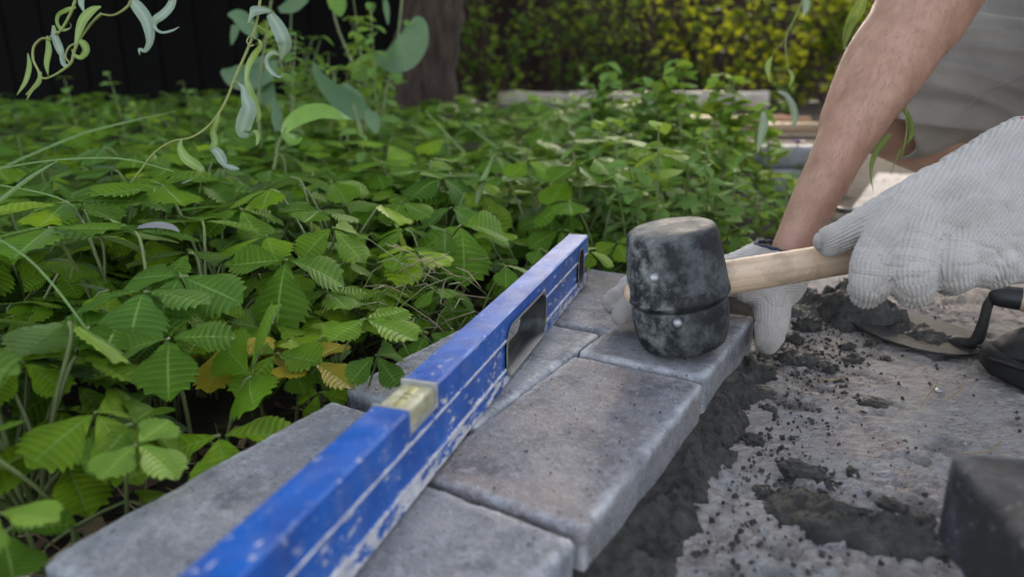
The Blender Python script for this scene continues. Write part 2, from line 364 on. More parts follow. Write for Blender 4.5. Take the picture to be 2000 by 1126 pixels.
M['weed_leaf'] = leaf_mat('weed_leaf', [(.06, .14, .03), (.10, .19, .045), (.14, .24, .06), (.075, .15, .05)], under=(.11, .18, .07), trans=(.25, .42, .05), tfac=.22, island=True, rough=.8, spec=.06)
M['weed_yel'] = leaf_mat('weed_leaf_bright', [(.13, .23, .03), (.20, .31, .045), (.10, .20, .03)], under=(.15, .23, .06), trans=(.35, .50, .05), tfac=.26, island=True, rough=.8, spec=.06)
M['blue_leaf'] = leaf_mat('glaucous_leaf', [(.040, .095, .032), (.065, .13, .05)], under=(.07, .13, .07), trans=(.2, .35, .12), tfac=.25)
M['bright_leaf'] = leaf_mat('broad_bright_leaf', [(.14, .27, .04), (.16, .29, .05)], under=(.2, .3, .12), trans=(.3, .48, .05), tfac=.3)
M['willow'] = leaf_mat('willow_leaf', [(.11, .19, .025), (.17, .25, .04)], vein=(.26, .33, .12), under=(.19, .26, .24), trans=(.3, .42, .08), tfac=.22, rough=.5)
M['willow_pale'] = leaf_mat('willow_leaf_pale', [(.145, .205, .165), (.185, .25, .20)], vein=(.30, .36, .30), under=(.12, .20, .03), trans=(.3, .4, .15), tfac=.2, rough=.55)
M['willow_stem'] = plain('willow_stem', (.24, .27, .07), .5, .4, 0, .35, 40, 0)
M['dead_willow'] = leaf_mat('dead_willow_leaf', [(.20, .195, .20), (.26, .25, .25)], under=(.3, .3, .3), trans=(.3, .28, .25), tfac=.15, rough=.6)
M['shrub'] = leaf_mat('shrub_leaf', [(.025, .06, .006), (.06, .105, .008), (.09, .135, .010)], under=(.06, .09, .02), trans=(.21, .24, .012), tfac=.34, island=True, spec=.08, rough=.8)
M['shrub_shade_tone'] = leaf_mat('shrub_leaf_shade_tone', [(.025, .06, .01), (.05, .10, .012)], under=(.06, .1, .04), trans=(.18, .26, .02), tfac=.3, island=True, spec=.08, rough=.8)  # darker copy of the shrub leaf, shade put into the colour
M['crown'] = leaf_mat('tree_leaf', [(.03, .07, .015), (.06, .11, .02)], trans=(.2, .32, .04), tfac=.25, island=True)
M['grass'] = leaf_mat('grass_blade', [(.08, .15, .04), (.13, .21, .07)], trans=(.2, .35, .06), tfac=.25)

# ------------------------------------------------------------------ setting: soil and slab
def structure(o): o['kind'] = 'structure'; return o
PD = Vector((.509, .861, 0)); PN = Vector((.861, -.509, 0)); PO = Vector((.158, .542, 0))   # paver row direction, right normal, point on the right edge
g = 150.0
structure(mesh('ground', [(-g, -g, -.060), (g, -g, -.060), (g, g, -.060), (-g, g, -.060)], [(0, 1, 2, 3)], M['soil']))
def patch(name, us, vs, fn, mat_, attr=None):
    V = []; A = []
    for v in vs:
        for u in us:
            r = fn(u, v); V.append(r[0]); A.append(r[1] if attr else 0)
    n = len(us); Fc = [(j * n + i, j * n + i + 1, (j + 1) * n + i + 1, (j + 1) * n + i) for j in range(len(vs) - 1) for i in range(n - 1)]
    o = mesh(name, V, Fc, mat_)
    if attr:
        at_ = o.data.attributes.new(attr, 'FLOAT', 'POINT'); at_.data.foreach_set('value', A)
    return o
def slab_h(x, y):
    p = Vector((x, y, 0)); q = p + Vector((nz(p, 22), nz(p + Vector((5, 5, 0)), 22), 0)) * .008
    k = Matrix.Rotation(R(12), 3, 'Z') @ q; k = Vector((k.x * .62, k.y * 1.35, 0))
    d = noise.voronoi(k * 88)[0]; crust = min(1, (d[1] - d[0]) * 2.6 + .35 * (1 - d[0]))
    d2 = noise.voronoi(k * 200 + Vector((3, 1, 0)))[0]; fine = min(1, (d2[1] - d2[0]) * 2.2)
    msk = max(0, min(1, .55 + 1.2 * nz(p + Vector((2, 9, 0)), 6) + 1.1 * (.72 - y)))
    h = msk * (.0050 * crust * (.5 + .9 * abs(nz(p, 40)) * 2) + .0022 * fine) + .0035 * fbm(p, 12, 4) + (1 - msk) * .0022 * fbm(k, 70, 3)
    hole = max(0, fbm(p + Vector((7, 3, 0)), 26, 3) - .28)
    pit = max(0, min(1, .9 - crust * 2.6)) * msk * .9 + min(1, hole * 4)  # mask of hollows and cell gaps where shade is painted
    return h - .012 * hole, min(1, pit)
# slab coordinates: u along the right normal from the paver edge, v along the row
us = list(np.arange(-.01, .46, .0025)) + list(np.arange(.464, .8, .012)) + list(np.arange(.83, 3.2, .06)); vs = [-.75, -.6, -.5, -.42] + list(np.arange(-.36, .50, .0026)) + list(np.arange(.51, .9, .01)) + list(np.arange(.92, 2.0, .03))
def sf(u, v):
    p = PO + PN * u + PD * v; h, pit = slab_h(p.x, p.y); return (p.x, p.y, SLAB + h), pit
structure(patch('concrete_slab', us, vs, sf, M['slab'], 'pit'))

# wet mortar bedding squeezed out along the right-hand edge of the pavers
def mf(u, v):
    p = PO + PN * u + PD * v
    wdt = .035 + .013 * max(0, -v) / .3 + .012 * nz((v, 0, 1), 14) + .006 * nz((v, 3, 1), 50)
    if v > .16: wdt *= max(.25, 1 - (v - .16) * 4.5)
    t = u / wdt; prof = max(0, 1 - t) ** .8 * .024 if t > 0 else .024
    lump = .0085 * fbm(p, 40, 4) + .0080 * (1 - min(1, noise.voronoi(p * 85)[0][0] * 1.3)) + .0045 * (1 - min(1, noise.voronoi(p * 200)[0][0] * 1.3))
    e = max(0, min(1, (1 - t) * 5)) * max(0, min(1, .12 + (u - .002) * 90)); z = SLAB - .004 + prof * (.9 + .35 * nz(p, 14)) + lump * e
    if t > 1: z = SLAB - .012
    return (p.x, p.y, z), 0
o = patch('mortar_bed', list(np.arange(-.010, .085, .0019)), list(np.arange(-.36, .215, .0021)), mf, M['mortar']); o['kind'] = 'stuff'

# ------------------------------------------------------------------ pavers
def paver(far_right, L, W, mat_, label, ang=0.0, top=0.0, thick=.052, seed=0, r=.0036, group=None, name='paver', cell=.0042):
    """far_right = far right top corner"""
    v, f = rbox(W, L, thick, r, cell, .0007, seed)
    o = mesh(name, v, f, mat_); d = Matrix.Rotation(ang, 3, 'Z') @ PD; n = Vector((d.y, -d.x, 0))
    c = Vector(far_right) - d * L / 2 - n * W / 2; o.location = (c.x, c.y, top)
    o.rotation_euler = (0, 0, math.atan2(d.y, d.x) - math.pi / 2); tag(o, label, 'paver', group); return o
pvC = paver((.2575, .7105, 0), .186, .118, M['pv2'], 'grey paving stone lying directly beneath the mallet, held by the left glove', seed=3, top=.001)
pvB = paver((.1605, .5445, 0), .2335, .121, M['pv2'], 'large brown-grey paving stone between the struck stone and the rounded corner stone', seed=5, top=-.0005)
pvA = paver((.0375, .338, 0), .21, .125, M['pv1'], 'grey paving stone with a rounded white-chipped corner under the level', ang=R(-1.5), seed=9, r=.0085, top=.000)
pvL1 = paver((-.0335, .450, 0), .222, .125, M['pv1'], 'long plain grey paving stone on the leafy side of the blue level', ang=R(1.5), seed=14, top=.001, r=.0065)
pvL2 = paver((.0865, .6555, 0), .222, .128, M['pv1'], 'grey paving stone crossed by the slotted middle of the level', ang=R(0), seed=21, top=.002)
pvF = paver((.208, .851, 0), .215, .126, M['pv2'], 'brown-streaked paving stone under the far tip of the level', ang=R(0), seed=27, top=.000, r=.007)
pvL0 = paver((-.148, .2535, 0), .20, .123, M['pv1'], 'grey paving stone with only its far corner in view beyond the long stone', ang=R(1.0), seed=33, top=.000, r=.009)
# stack of two spare pavers at the right
sp1 = paver((.480, .318, 0), .118, .24, M['pv4'], 'pale bluish paving stone underneath the dark one in the pair lying loose', ang=R(29), seed=41, top=-.002, thick=.048, r=.008)
sp2 = paver((.468, .305, 0), .118, .235, M['pv3'], 'dark charcoal paving stone lying on top of a pale bluish one', ang=R(22), seed=44, top=.052, thick=.054, r=.0045)

# ------------------------------------------------------------------ spirit level
LD = Vector((.167, .519, 0)).normalized(); LN = Vector((LD.y, -LD.x, 0)); LO = Vector((.0905, .829, .0025))
LW, LH, LL = .0238, .060, .934
lev = empty('spirit_level', LO - LD * LL / 2 - LN * LW / 2, math.atan2(LD.y, LD.x) - math.pi / 2, 'long scuffed blue box spirit level lying diagonally across the pavers', 'spirit level')
# local frame: y towards the far tip, x to the right face, z up; far tip at y=+LL/2
def prof():
    h = LW / 2; side = [(h - .0008, 0), (h, .0010), (h, .0122), (h + .0006, .0128), (h + .0006, .0142), (h - .0010, .0150), (h - .0010, .0372), (h + .0006, .0380), (h + .0006, .0394), (h, .0400), (h, .0585), (h - .0014, .0600)]
    return side + [(-x, z) for x, z in reversed(side)]
P = prof(); n = len(P); ys = list(np.linspace(-LL / 2, LL / 2, 60)); V = []; Fc = []
for y in ys:
    for x, z in P: V.append((x, y, z))
for i in range(len(ys) - 1):
    for j in range(n):
        a, b = i * n + j, i * n + (j + 1) % n; Fc.append((a, a + n, b + n, b))
Fc.append(tuple(range(n))); Fc.append(tuple(reversed(range((len(ys) - 1) * n, len(ys) * n))))
body = mesh('body', V, Fc, M['blue'], None, False)
def loop_slot(y0, y1, z0, z1, r, seg=6):
    pts = []
    for cx, cz, a0 in ((y1 - r, z1 - r, 0), (y0 + r, z1 - r, 90), (y0 + r, z0 + r, 180), (y1 - r, z0 + r, 270)):
        for k in range(seg + 1):
            a = R(a0 + 90 * k / seg); pts.append((cx + r * math.cos(a), cz + r * math.sin(a)))
    return pts
def prism(pts, x0, x1):
    n = len(pts); v = [(x0, y, z) for y, z in pts] + [(x1, y, z) for y, z in pts]
    return v, [tuple(reversed(range(n))), tuple(range(n, 2 * n))] + [(i, (i + 1) % n, (i + 1) % n + n, i + n) for i in range(n)]
T = LL / 2
slot1 = loop_slot(T - .3110, T - .1900, .0035, .0480, .016); slot2 = loop_slot(T - .0500, T - .0220, .0075, .0520, .012)
slot3 = loop_slot(T - .744, T - .623, .0035, .0480, .016)
cut = MB()
for s in (slot1, slot2, slot3): cut.add(*prism(s, -.03, .03))
nv = [(T - .447, .0425), (T - .447, .07), (T - .4865, .07), (T - .4865, .0475)]
cut.add(*prism(nv, -.03, .03))
cutter = cut.build('cutter', [M['blue']], None, False)
bm_ = bmesh.new(); bm_.from_mesh(cutter.data); bmesh.ops.recalc_face_normals(bm_, faces=bm_.faces); bm_.to_mesh(cutter.data); bm_.free()
bm_ = bmesh.new(); bm_.from_mesh(body.data); bmesh.ops.recalc_face_normals(bm_, faces=bm_.faces); bm_.to_mesh(body.data); bm_.free()
md = body.modifiers.new('b', 'BOOLEAN'); md.object = cutter; md.operation = 'DIFFERENCE'; md.solver = 'EXACT'
def bake(o):
    dg = bpy.context.evaluated_depsgraph_get(); dg.update(); m = bpy.data.meshes.new_from_object(o.evaluated_get(dg))
    o.modifiers.clear(); o.data = m; return o
bake(body); bpy.data.objects.remove(cutter)
# wear: low on the sides, along the ridges and the bottom arris
bm_ = bmesh.new(); bm_.from_mesh(body.data)
bmesh.ops.triangulate(bm_, faces=[f for f in bm_.faces if len(f.verts) > 4])
bm_.to_mesh(body.data); bm_.free()
wr = body.data.attributes.new('wear', 'FLOAT', 'POINT'); vals = []
for v in body.data.vertices:
    z = v.co.z; k = 0.0
    if abs(v.co.x) > LW / 2 + .0003: k = .80
    elif z < .0135: k = .42 if z > .002 else .62
    elif abs(v.co.x) < LW / 2 - .0006 and .014 < z < .0375: k = .24
    elif z > .0592: k = .16
    elif z > .05: k = .12
    else: k = .18
    vals.append(k)
wr.data.foreach_set('value', vals); body.parent = lev
def rim(loop, x, w=.0016, d=.0018):
    """thin raised lining round a slot on the face at x, plus the tunnel wall"""
    mb = MB(); c = (sum(p[0] for p in loop) / len(loop), sum(p[1] for p in loop) / len(loop)); n = len(loop)
    def off(k): 
        out = []
        for i, (y, z) in enumerate(loop):
            a, b = loop[i - 1], loop[(i + 1) % n]; t = Vector((b[0] - a[0], b[1] - a[1], 0)).normalized(); nn = Vector((t.y, -t.x))
            out.append((y + nn.x * k, z + nn.y * k))
        return out
    i_, o_ = off(-w), off(w * .9); X = abs(x) + .0009
    rings = [[(-X, *p) for p in o_], [(-X - .0006, *p) for p in loop], [(-X, *p) for p in i_], [(X, *p) for p in i_], [(X + .0006, *p) for p in loop], [(X, *p) for p in o_]]
    v = [p for r in rings for p in r]
    for k in range(len(rings) - 1): mb.add(v if k == 0 else [], [(k * n + i - (0 if k == 0 else 6 * n), k * n + (i + 1) % n - (0 if k == 0 else 6 * n), (k + 1) * n + (i + 1) % n - (0 if k == 0 else 6 * n), (k + 1) * n + i - (0 if k == 0 else 6 * n)) for i in range(n)], 1 if k == 2 else 0)
    return mb
rim(slot1, LW / 2).build('hand_slot_lining', [M['grip'], M['slotin']], lev)
rim(slot3, LW / 2).build('hand_slot_lining', [M['grip'], M['slotin']], lev)
rim(slot2, LW / 2).build('vial_window_lining', [M['grip'], M['black']], lev)
v, f = tube([(0, T - .036, .012), (0, T - .036, .048)], .0055, 12); mesh('plumb_vial', v, f, M['acrylic'], lev)
M['grit_frame'] = plain('pale_frame', (.34, .33, .31), .7, .3, 0, .5, 80, .3)
vh = MB(); vh.add(*rbox(LW - .003, .0385, .0170, .0012, .0022)); 
o = vh.build('vial_block', [M['acrylic']], lev); o.location = (0, T - .46675, .0583)
v, f = tube([(0, T - .4790, .0540), (0, T - .4545, .0540)], .0052, 16); mesh('vial', v, f, plain('vial_fluid', (.34, .32, .11), .5, .4, 0, .45, 120, .3), lev)
mb = MB()
for yy in (T - .4640, T - .4700): mb.add(*tube([(0, yy - .0005, .0540), (0, yy + .0005, .0540)], .0054, 16, False))
mb.build('gauge_line', [M['black']], lev)
mb = MB()
for yy in (T - .4478, T - .4858): mb.add(*box((0, yy, .0522), (LW + .0006, .0016, .0168)))
mb.add(*box((LW / 2 - .0008, T - .4668, .0462), (.0022, .0365, .0030))); mb.add(*box((-LW / 2 + .0008, T - .4668, .0462), (.0022, .0365, .0030)))
mb.build('vial_frame', [M['grit_frame']], lev, False)
for s in (1, -1):
    mb = MB(); vv, ff = rbox(LW + .001, .004, LH + .0006, .0012, .003); mb.add(vv, ff)
    o = mb.build('end_cap', [M['grip']], lev); o.location = (0, s * (T + .0012), LH + .0003)

# ------------------------------------------------------------------ rubber mallet
AX = Vector((-.172, 0, .985)).normalized(); HX = Vector((AX.z, 0, -AX.x)); MC = Vector((.1495, .614, .0632))
mal = empty('rubber_mallet', (MC.x + .011, MC.y, .0), 0, 'black rubber mallet with a wooden handle striking a paving stone', 'mallet')
MR = Matrix((HX, Vector((0, 1, 0)), AX)).transposed().to_4x4(); MM = Matrix.Translation(MC) @ MR; inv = Matrix.Translation(-Vector(mal.location))
def lathe(prof_, seg=72, wob=0, seed=0):
    v = []; f = []; n = len(prof_)
    for j in range(seg):
        a = 2 * math.pi * j / seg
        for r, z in prof_:
            k = 1 + wob * nz((math.cos(a) * 1.5 + seed, math.sin(a) * 1.5, z * 20), 1)
            v.append((r * math.cos(a) * k, r * math.sin(a) * k, z + wob * .01 * nz((math.cos(a) * 2, math.sin(a) * 2, seed), 1)))
    for j in range(seg):
        for i in range(n - 1): f.append((j * n + i, ((j + 1) % seg) * n + i, ((j + 1) % seg) * n + i + 1, j * n + i + 1))
    return v, f
def dense(pr, k=4):
    return [tuple(q) for q in spline(pr, k)]
gz_ = -.0085   # groove position along the axis
up_ = [(.0, .0565), (.018, .0568), (.030, .0562), (.0362, .0545), (.0392, .0505), (.0408, .042), (.0432, .020), (.0450, .002), (.0460, gz_ + .0040), (.0452, gz_ + .0014), (.042, gz_ + .0012), (.030, gz_ + .0010)]
lo_ = [(.030, gz_ - .0040), (.0395, gz_ - .0042), (.0418, gz_ - .0052), (.0430, gz_ - .008), (.0432, -.024), (.0412, -.042), (.0388, -.0505), (.0352, -.0548), (.0300, -.0565), (.015, -.0568), (.0, -.0568)]
hd = MB(); hd.add(*lathe(dense(up_), 80, .010, 1)); hd.add(*lathe(dense(lo_), 80, .012, 4))
hd.add(*lathe([(.0365, gz_ + .004), (.0365, gz_ - .008)], 48))
head = hd.build('head', [M['rubber']], mal); head.data.transform(MM); head.data.transform(inv)
# keep shader coordinates in the head's own frame
head.data.transform(MM.inverted() @ inv.inverted()); head.matrix_local = inv @ MM
hp = []; hr = []
for s, r in ((-.0360, .0125), (-.0352, .0138), (-.034, .0140), (.03, .0142), (.044, .0150), (.06, .0152), (.10, .0146), (.15, .0142), (.21, .0150), (.255, .0158), (.268, .0150)):
    hp.append((s, 0, .0)); hr.append(r)
v, f = tube(hp, hr, 28, True, (0, 0, 1), (1.04, .9)); hnd = mesh('handle', v, f, M['wood'], mal); hnd.matrix_local = inv @ MM
def on_head(px, py):
    d = (MM.inverted().to_3x3() @ ray(px, py)); o_ = MM.inverted() @ CAM; a = d.x ** 2 + d.y ** 2; b = 2 * (o_.x * d.x + o_.y * d.y); c = o_.x ** 2 + o_.y ** 2 - .0435 ** 2
    t = (-b - math.sqrt(max(0, b * b - 4 * a * c))) / (2 * a); return o_ + d * t
for px, py in ((1278, 542), (1323, 630)):
    p = on_head(px, py); nn = Vector((p.x, p.y, 0)).normalized()
    v, f = tube([p - nn * .002, p + nn * .0006], [.0038, .0038], 14); o = mesh('nail_head', v, f, M['steel'], mal); o.matrix_local = inv @ MM

# ------------------------------------------------------------------ trowel with its load
H0 = gz(1908, 688, SLAB + .005); TD = Vector((-.52, .85, 0)).normalized(); TN = Vector((TD.y, -TD.x, 0))
trw = empty('trowel', H0, 0, 'mortar-caked pointing trowel lying flat on the concrete beside the shoe', 'trowel')
def bl(u, v): return H0 * 0 + TD * u + TN * v
outl = [(-.006, 0), (-.004, -.018), (.010, -.040), (.035, -.055), (.07, -.058), (.11, -.047), (.15, -.027), (.178, -.009), (.186, 0)]
outl = [tuple(q) for q in spline(outl, 3)]; top_ = outl + [(u, -v) for u, v in reversed(outl[1:-1])]
mb = MB(); n = len(top_)
for k, z in ((0, .0055), (1, .0025)): pass
v = [bl(u, w) + Vector((0, 0, .0035 + .004 * (u / .18))) for u, w in top_] + [bl(u, w) + Vector((0, 0, .0010 + .004 * (u / .18))) for u, w in top_]
mb.add(v, [tuple(range(n)), tuple(reversed(range(n, 2 * n)))] + [(i, i + n, (i + 1) % n + n, (i + 1) % n) for i in range(n)])
mb.build('blade', [M['dark_steel']], trw, False)
sh = [Vector((.022 * TD.x, .022 * TD.y, .004)), Vector((.004 * TD.x, .004 * TD.y, .012)), Vector((-.001, -.002, .036)), Vector((.000, -.003, .058)), Vector((.006, -.007, .0665)), Vector((.020, -.012, .068))]
sh = [Vector(q) for q in spline(sh, 4)]
v, f = tube(sh, [.0085 - .0035 * min(1, i / 9) for i in range(len(sh))], 12); mesh('shank', v, f, M['dark_steel'], trw)
hdir = Vector((.86, -.50, -.01)).normalized(); s0 = Vector((.008, -.008, .067))
v, f = tube([s0, s0 + hdir * .026], [.0115, .0125], 18); mesh('ferrule', v, f, M['black'], trw)
v, f = tube([s0 + hdir * k for k in (.024, .04, .07, .10, .125, .135)], [.0140, .0150, .0162, .0158, .0165, .013], 18); mesh('handle', v, f, M['wood'], trw)

# ------------------------------------------------------------------ mortar clods
def clod(c, s, seed, sub=4, sq=.6, amp=.45, rz=0.0):
    bm = bmesh.new(); bmesh.ops.create_icosphere(bm, subdivisions=sub, radius=1)
    V = []; so_ = Vector((seed * 7.1, seed * 3.3, seed))
    for v_ in bm.verts:
        p = v_.co; r = 1 + amp * fbm(p + so_, 1.6, 4) + .22 * (1 - noise.voronoi((p + so_) * 3.2)[0][0] * 1.4) + .10 * fbm(p + so_, 7, 3)
        q = Vector((p.x * s[0], p.y * s[1], p.z * s[2])) * r; q.z = q.z if q.z > 0 else q.z * sq * .4
        q = Matrix.Rotation(rz, 3, 'Z') @ q; V.append(q)
    Fc = [tuple(x.index for x in f_.verts) for f_ in bm.faces]; bm.free()
    return V, Fc
def clod_obj(name, px, py, s, seed, label, group=None, z=SLAB + .001, sub=4, rz=0.0, mat_=None, amp=.45):
    p = gz(px, py, z); v, f = clod(p, s, seed, sub, .6, amp, rz); o = mesh(name, v, f, mat_ or M['mortar']); o.location = p; return tag(o, label, 'mortar', group)
def mortar_field(name, px, py, ang, rx, ry, h, seed, label, cell=.0019, base=SLAB, rag=.55, pw=.7):
    c = gz(px, py, base); so_ = Vector((seed * 5.3, seed * 2.9, 0)); rot = Matrix.Rotation(ang, 3, 'Z')
    U = np.arange(-rx * 1.35, rx * 1.35, cell); W2 = np.arange(-ry * 1.35, ry * 1.35, cell); V = []; ok = []
    for b in W2:
        for a in U:
            p = Vector((a, b, 0)) + so_; m_ = 1 - (a / rx) ** 2 - (b / ry) ** 2 + rag * fbm(p, 28, 4) + .35 * nz(p, 60)
            k = max(0, min(1, m_)); lum = .0050 * (1 - min(1, noise.voronoi(p * 105)[0][0] * 1.25)) + .0028 * (1 - min(1, noise.voronoi(p * 230)[0][0] * 1.2)) + .004 * fbm(p, 55, 3)
            z = base + h * k ** pw * (.75 + .6 * abs(nz(p, 26))) + lum * min(1, k * 5) if m_ > 0 else base - .004
            V.append(c + rot @ Vector((a, b, 0)) + Vector((0, 0, z - c.z))); ok.append(m_ > -.12)
    n = len(U); Fc = [q for j in range(len(W2) - 1) for i in range(n - 1) for q in [(j * n + i, j * n + i + 1, (j + 1) * n + i + 1, (j + 1) * n + i)] if any(ok[k] for k in q)]
    o = mesh(name, [v_ - c for v_ in V], Fc, M['mortar']); o.location = c; bm = bmesh.new(); bm.from_mesh(o.data); bmesh.ops.delete(bm, geom=[v_ for v_ in bm.verts if not v_.link_faces], context='VERTS'); bm.to_mesh(o.data); bm.free()
    return tag(o, label, 'mortar')
mortar_field('mortar_heap', 1672, 612, R(120), .062, .046, .036, 1, 'dark crumbly heap of wet mortar piled on the trowel blade tip', base=SLAB + .006, pw=.8)
mortar_field('mortar_heap', 1800, 655, R(125), .036, .026, .006, 2, 'low smear of mortar spread across the trowel blade near the shank', base=SLAB + .007)
mortar_field('mortar_patch', 1650, 1030, R(-28), .058, .027, .013, 4, 'wide flat splat of wet mortar spread on the open concrete')
mortar_field('mortar_patch', 1560, 610, R(10), .040, .045, .010, 5, 'ragged patch of crumbled mortar between the left glove and the trowel')
mortar_field('mortar_patch', 1545, 705, R(-10), .034, .022, .009, 6, 'crumbly mortar spill beside the thumb holding the stone')
G = 'loose mortar crumbs on the concrete'
for i, (px, py, s, fl) in enumerate([(1560, 925, .014, .6), (1610, 950, .009, .6), (1478, 725, .020, .7), (1560, 705, .017, .6), (1612, 720, .011, .7), (1665, 705, .010, .7), (1655, 677, .008, .7), (1700, 672, .006, .7),
        (1575, 640, .016, .8), (1545, 665, .013, .7), (1745, 1000, .011, .7), (1785, 1030, .014, .55), (1700, 785, .010, .35), (1510, 690, .014, .7), (1500, 800, .008, .6), (1730, 700, .006, .6), (1470, 770, .013, .6), (1420, 850, .012, .7), (1390, 900, .012, .7), (1330, 985, .013, .7), (1470, 860, .009, .6), (1570, 580, .018, .7), (1640, 745, .006, .6), (1490, 965, .010, .5), (1560, 985, .006, .6), (1665, 925, .006, .7), (1600, 618, .016, .7), (1550, 600, .010, .7)]):
    clod_obj('mortar_crumb', px, py, (s * random.uniform(.9, 1.5), s * random.uniform(.7, 1.0), s * fl), 10 + i, 'small dark crumb of mortar scattered on the bare concrete', G, sub=3 if s < .009 else 4, rz=random.uniform(0, 3))
clod_obj('pebble', 1833, 762, (.0035, .003, .002), 77, 'tiny white chip on the concrete near the shoe', sub=2, mat_=M['steel'])['category'] = 'chip'

# grit: mortar crumbs thinning out over the slab, sand on the stones
def grit(name, n, place, smin, smax, mats, seed):
    rg = np.random.RandomState(seed); mb = MB(); base = [Vector(p).normalized() for p in ((1, 0, 0), (-1, 0, 0), (0, 1, 0), (0, -1, 0), (0, 0, 1), (0, 0, -1), (.7, .7, .5), (-.7, .6, .5))]
    F8 = [(0, 6, 4), (6, 2, 4), (2, 7, 4), (7, 1, 4), (1, 3, 4), (3, 0, 4), (0, 2, 6), (2, 1, 7), (2, 0, 5), (1, 2, 5), (3, 1, 5), (0, 3, 5)]
    for i in range(n):
        p = place(rg)
        if p is None: continue
        s_ = smin + (smax - smin) * rg.rand() ** 2.5; e = Euler(tuple(rg.uniform(0, 6.28, 3))).to_matrix()
        mb.add([p + e @ (b * s_ * rg.uniform(.65, 1.35)) for b in base], F8, rg.randint(len(mats)))
    o = mb.build(name, mats, None, False); o['kind'] = 'stuff'; return o
M['grit_pale'] = plain('pale_grit', (.36, .34, .32), .9, .2, 0, .4, 90, 0)
def g1(rg):
    v = rg.uniform(-.33, .35); u = .045 + abs(rg.normal(0, .035)); p = PO + PN * u + PD * v; p.z = SLAB + .004 + slab_h(p.x, p.y)[0] * .9; return p
grit('mortar_grit', 1000, g1, .0005, .0026, [M['mortar']], 1)
def g2(rg):
    v = rg.uniform(-.33, .6); u = rg.uniform(.04, .5); p = PO + PN * u + PD * v; p.z = SLAB + .002 + slab_h(p.x, p.y)[0]; return p
grit('slab_grit', 1500, g2, .0004, .0022, [M['mortar'], M['grit_pale'], M['grit_pale']], 2)
def g3(rg):
    v = rg.uniform(-.30, .33); u = -abs(rg.normal(0, .05)) - .005; p = PO + PN * u + PD * v; p.z = .0012; return p
grit('sand_grains', 700, g3, .0003, .0011, [M['grit_pale'], M['mortar']], 3)
def g4(rg):
    c = (gz(1650, 1030, SLAB), gz(1690, 640, SLAB), gz(1560, 610, SLAB), gz(1545, 705, SLAB))[rg.randint(4)]; p = c + Vector((rg.normal(0, .045), rg.normal(0, .04), 0)); p.z = SLAB + .003 + slab_h(p.x, p.y)[0]; return p if (p - PO).dot(PN) > .02 else None
grit('mortar_grit', 900, g4, .0005, .0028, [M['mortar']], 4)

# ------------------------------------------------------------------ person: body, gloves, clothes
per = empty('person', (.86, .86, SLAB), 0, 'crouching person in grey shorts and white knitted work gloves using the mallet', 'person')
PINV = Matrix.Translation(-Vector(per.location))
def remesh(mb, name, mats, voxel, smooth=4, sub=0, fac=.5):
    o = mb.build(name, mats)
    md = o.modifiers.new('r', 'REMESH'); md.mode = 'VOXEL'; md.voxel_size = voxel; md.use_smooth_shade = True
    if smooth: s = o.modifiers.new('s', 'SMOOTH'); s.iterations = smooth; s.factor = fac
    if sub: s = o.modifiers.new('u', 'SUBSURF'); s.subdivision_type = 'CATMULL_CLARK'; s.levels = sub; s.render_levels = sub
    bake(o); o.data.polygons.foreach_set('use_smooth', [True] * len(o.data.polygons)); return o
def chain(pts, rad, n=4):
    q = spline([(*p, r) for p, r in zip(pts, rad)], n); return [Vector(k[:3]) for k in q], [float(k[3]) for k in q]
def co(o):
    a = np.empty(len(o.data.vertices) * 3); o.data.vertices.foreach_get('co', a); return a.reshape(-1, 3)
def setco(o, a): o.data.vertices.foreach_set('co', np.ascontiguousarray(a).ravel()); o.data.update()
def normals(o):
    a = np.empty(len(o.data.vertices) * 3); o.data.vertices.foreach_get('normal', a); return a.reshape(-1, 3)

# --- joints
Lw = at(1550, 480, .765); Lm1 = at(1588, 395, .755); Lm2 = at(1644, 285, .745); Lm3 = at(1708, 175, .742); Lel = at(1790, 40, .75)
Lsh = Vector((.62, .90, .56)); Rw = at(2030, 278, .596); Rel = at(2490, 20, .64); Rsh = Vector((.84, .66, .58))
hipL, hipR = Vector((1.02, 1.02, .33)), Vector((1.02, .78, .33)); kneeL = at(1712, 215, 1.02); ankL = Vector((.99, 1.09, .06))
kneeR = Vector((.75, .50, .43)); ankR = Vector((.700, .612, .050))
chest = (Lsh + Rsh) / 2 + Vector((.03, .0, -.02)); pelv = (hipL + hipR) / 2 + Vector((.03, 0, .03)); neck = chest + Vector((-.06, -.01, .10)); headc = neck + Vector((-.075, -.01, .105))
bb = MB()
def add_chain(mb, pts, rad, seg=20, ell=None, up0=None, n=4):
    p, r = chain(pts, rad, n); mb.add(*tube(p, r, seg, True, up0, ell))
# left arm (in view)
add_chain(bb, [at(1520, 545, .768), Lw, Lm1, Lm2, Lm3, Lel], [.0235, .0250, .0262, .0315, .0395, .0465], 28, (1.0, .86), FW)
add_chain(bb, [Lel, (Lel + Lsh) / 2 + Vector((.0, .01, 0)), Lsh], [.048, .054, .060], 24)
add_chain(bb, [at(1672, 262, .750), at(1742, 150, .738), at(1815, 40, .742)], [.020, .031, .030], 18)          # flexor belly
add_chain(bb, [at(1640, 240, .752), at(1698, 130, .752), at(1760, 20, .756)], [.022, .030, .026], 18)
# right arm
add_chain(bb, [at(1990, 300, .598), Rw, Rw.lerp(Rel, .4), Rel], [.020, .0255, .036, .044], 24)
add_chain(bb, [Rel, Rel.lerp(Rsh, .5), Rsh], [.045, .052, .060], 24)
# torso, neck
add_chain(bb, [pelv, pelv.lerp(chest, .35), pelv.lerp(chest, .7), chest], [.125, .120, .135, .115], 28, (1.0, 1.22), (1, 0, .6))
add_chain(bb, [Lsh, chest, Rsh], [.065, .085, .065], 20); add_chain(bb, [chest, neck, neck + Vector((-.02, 0, .05))], [.075, .056, .054], 20)
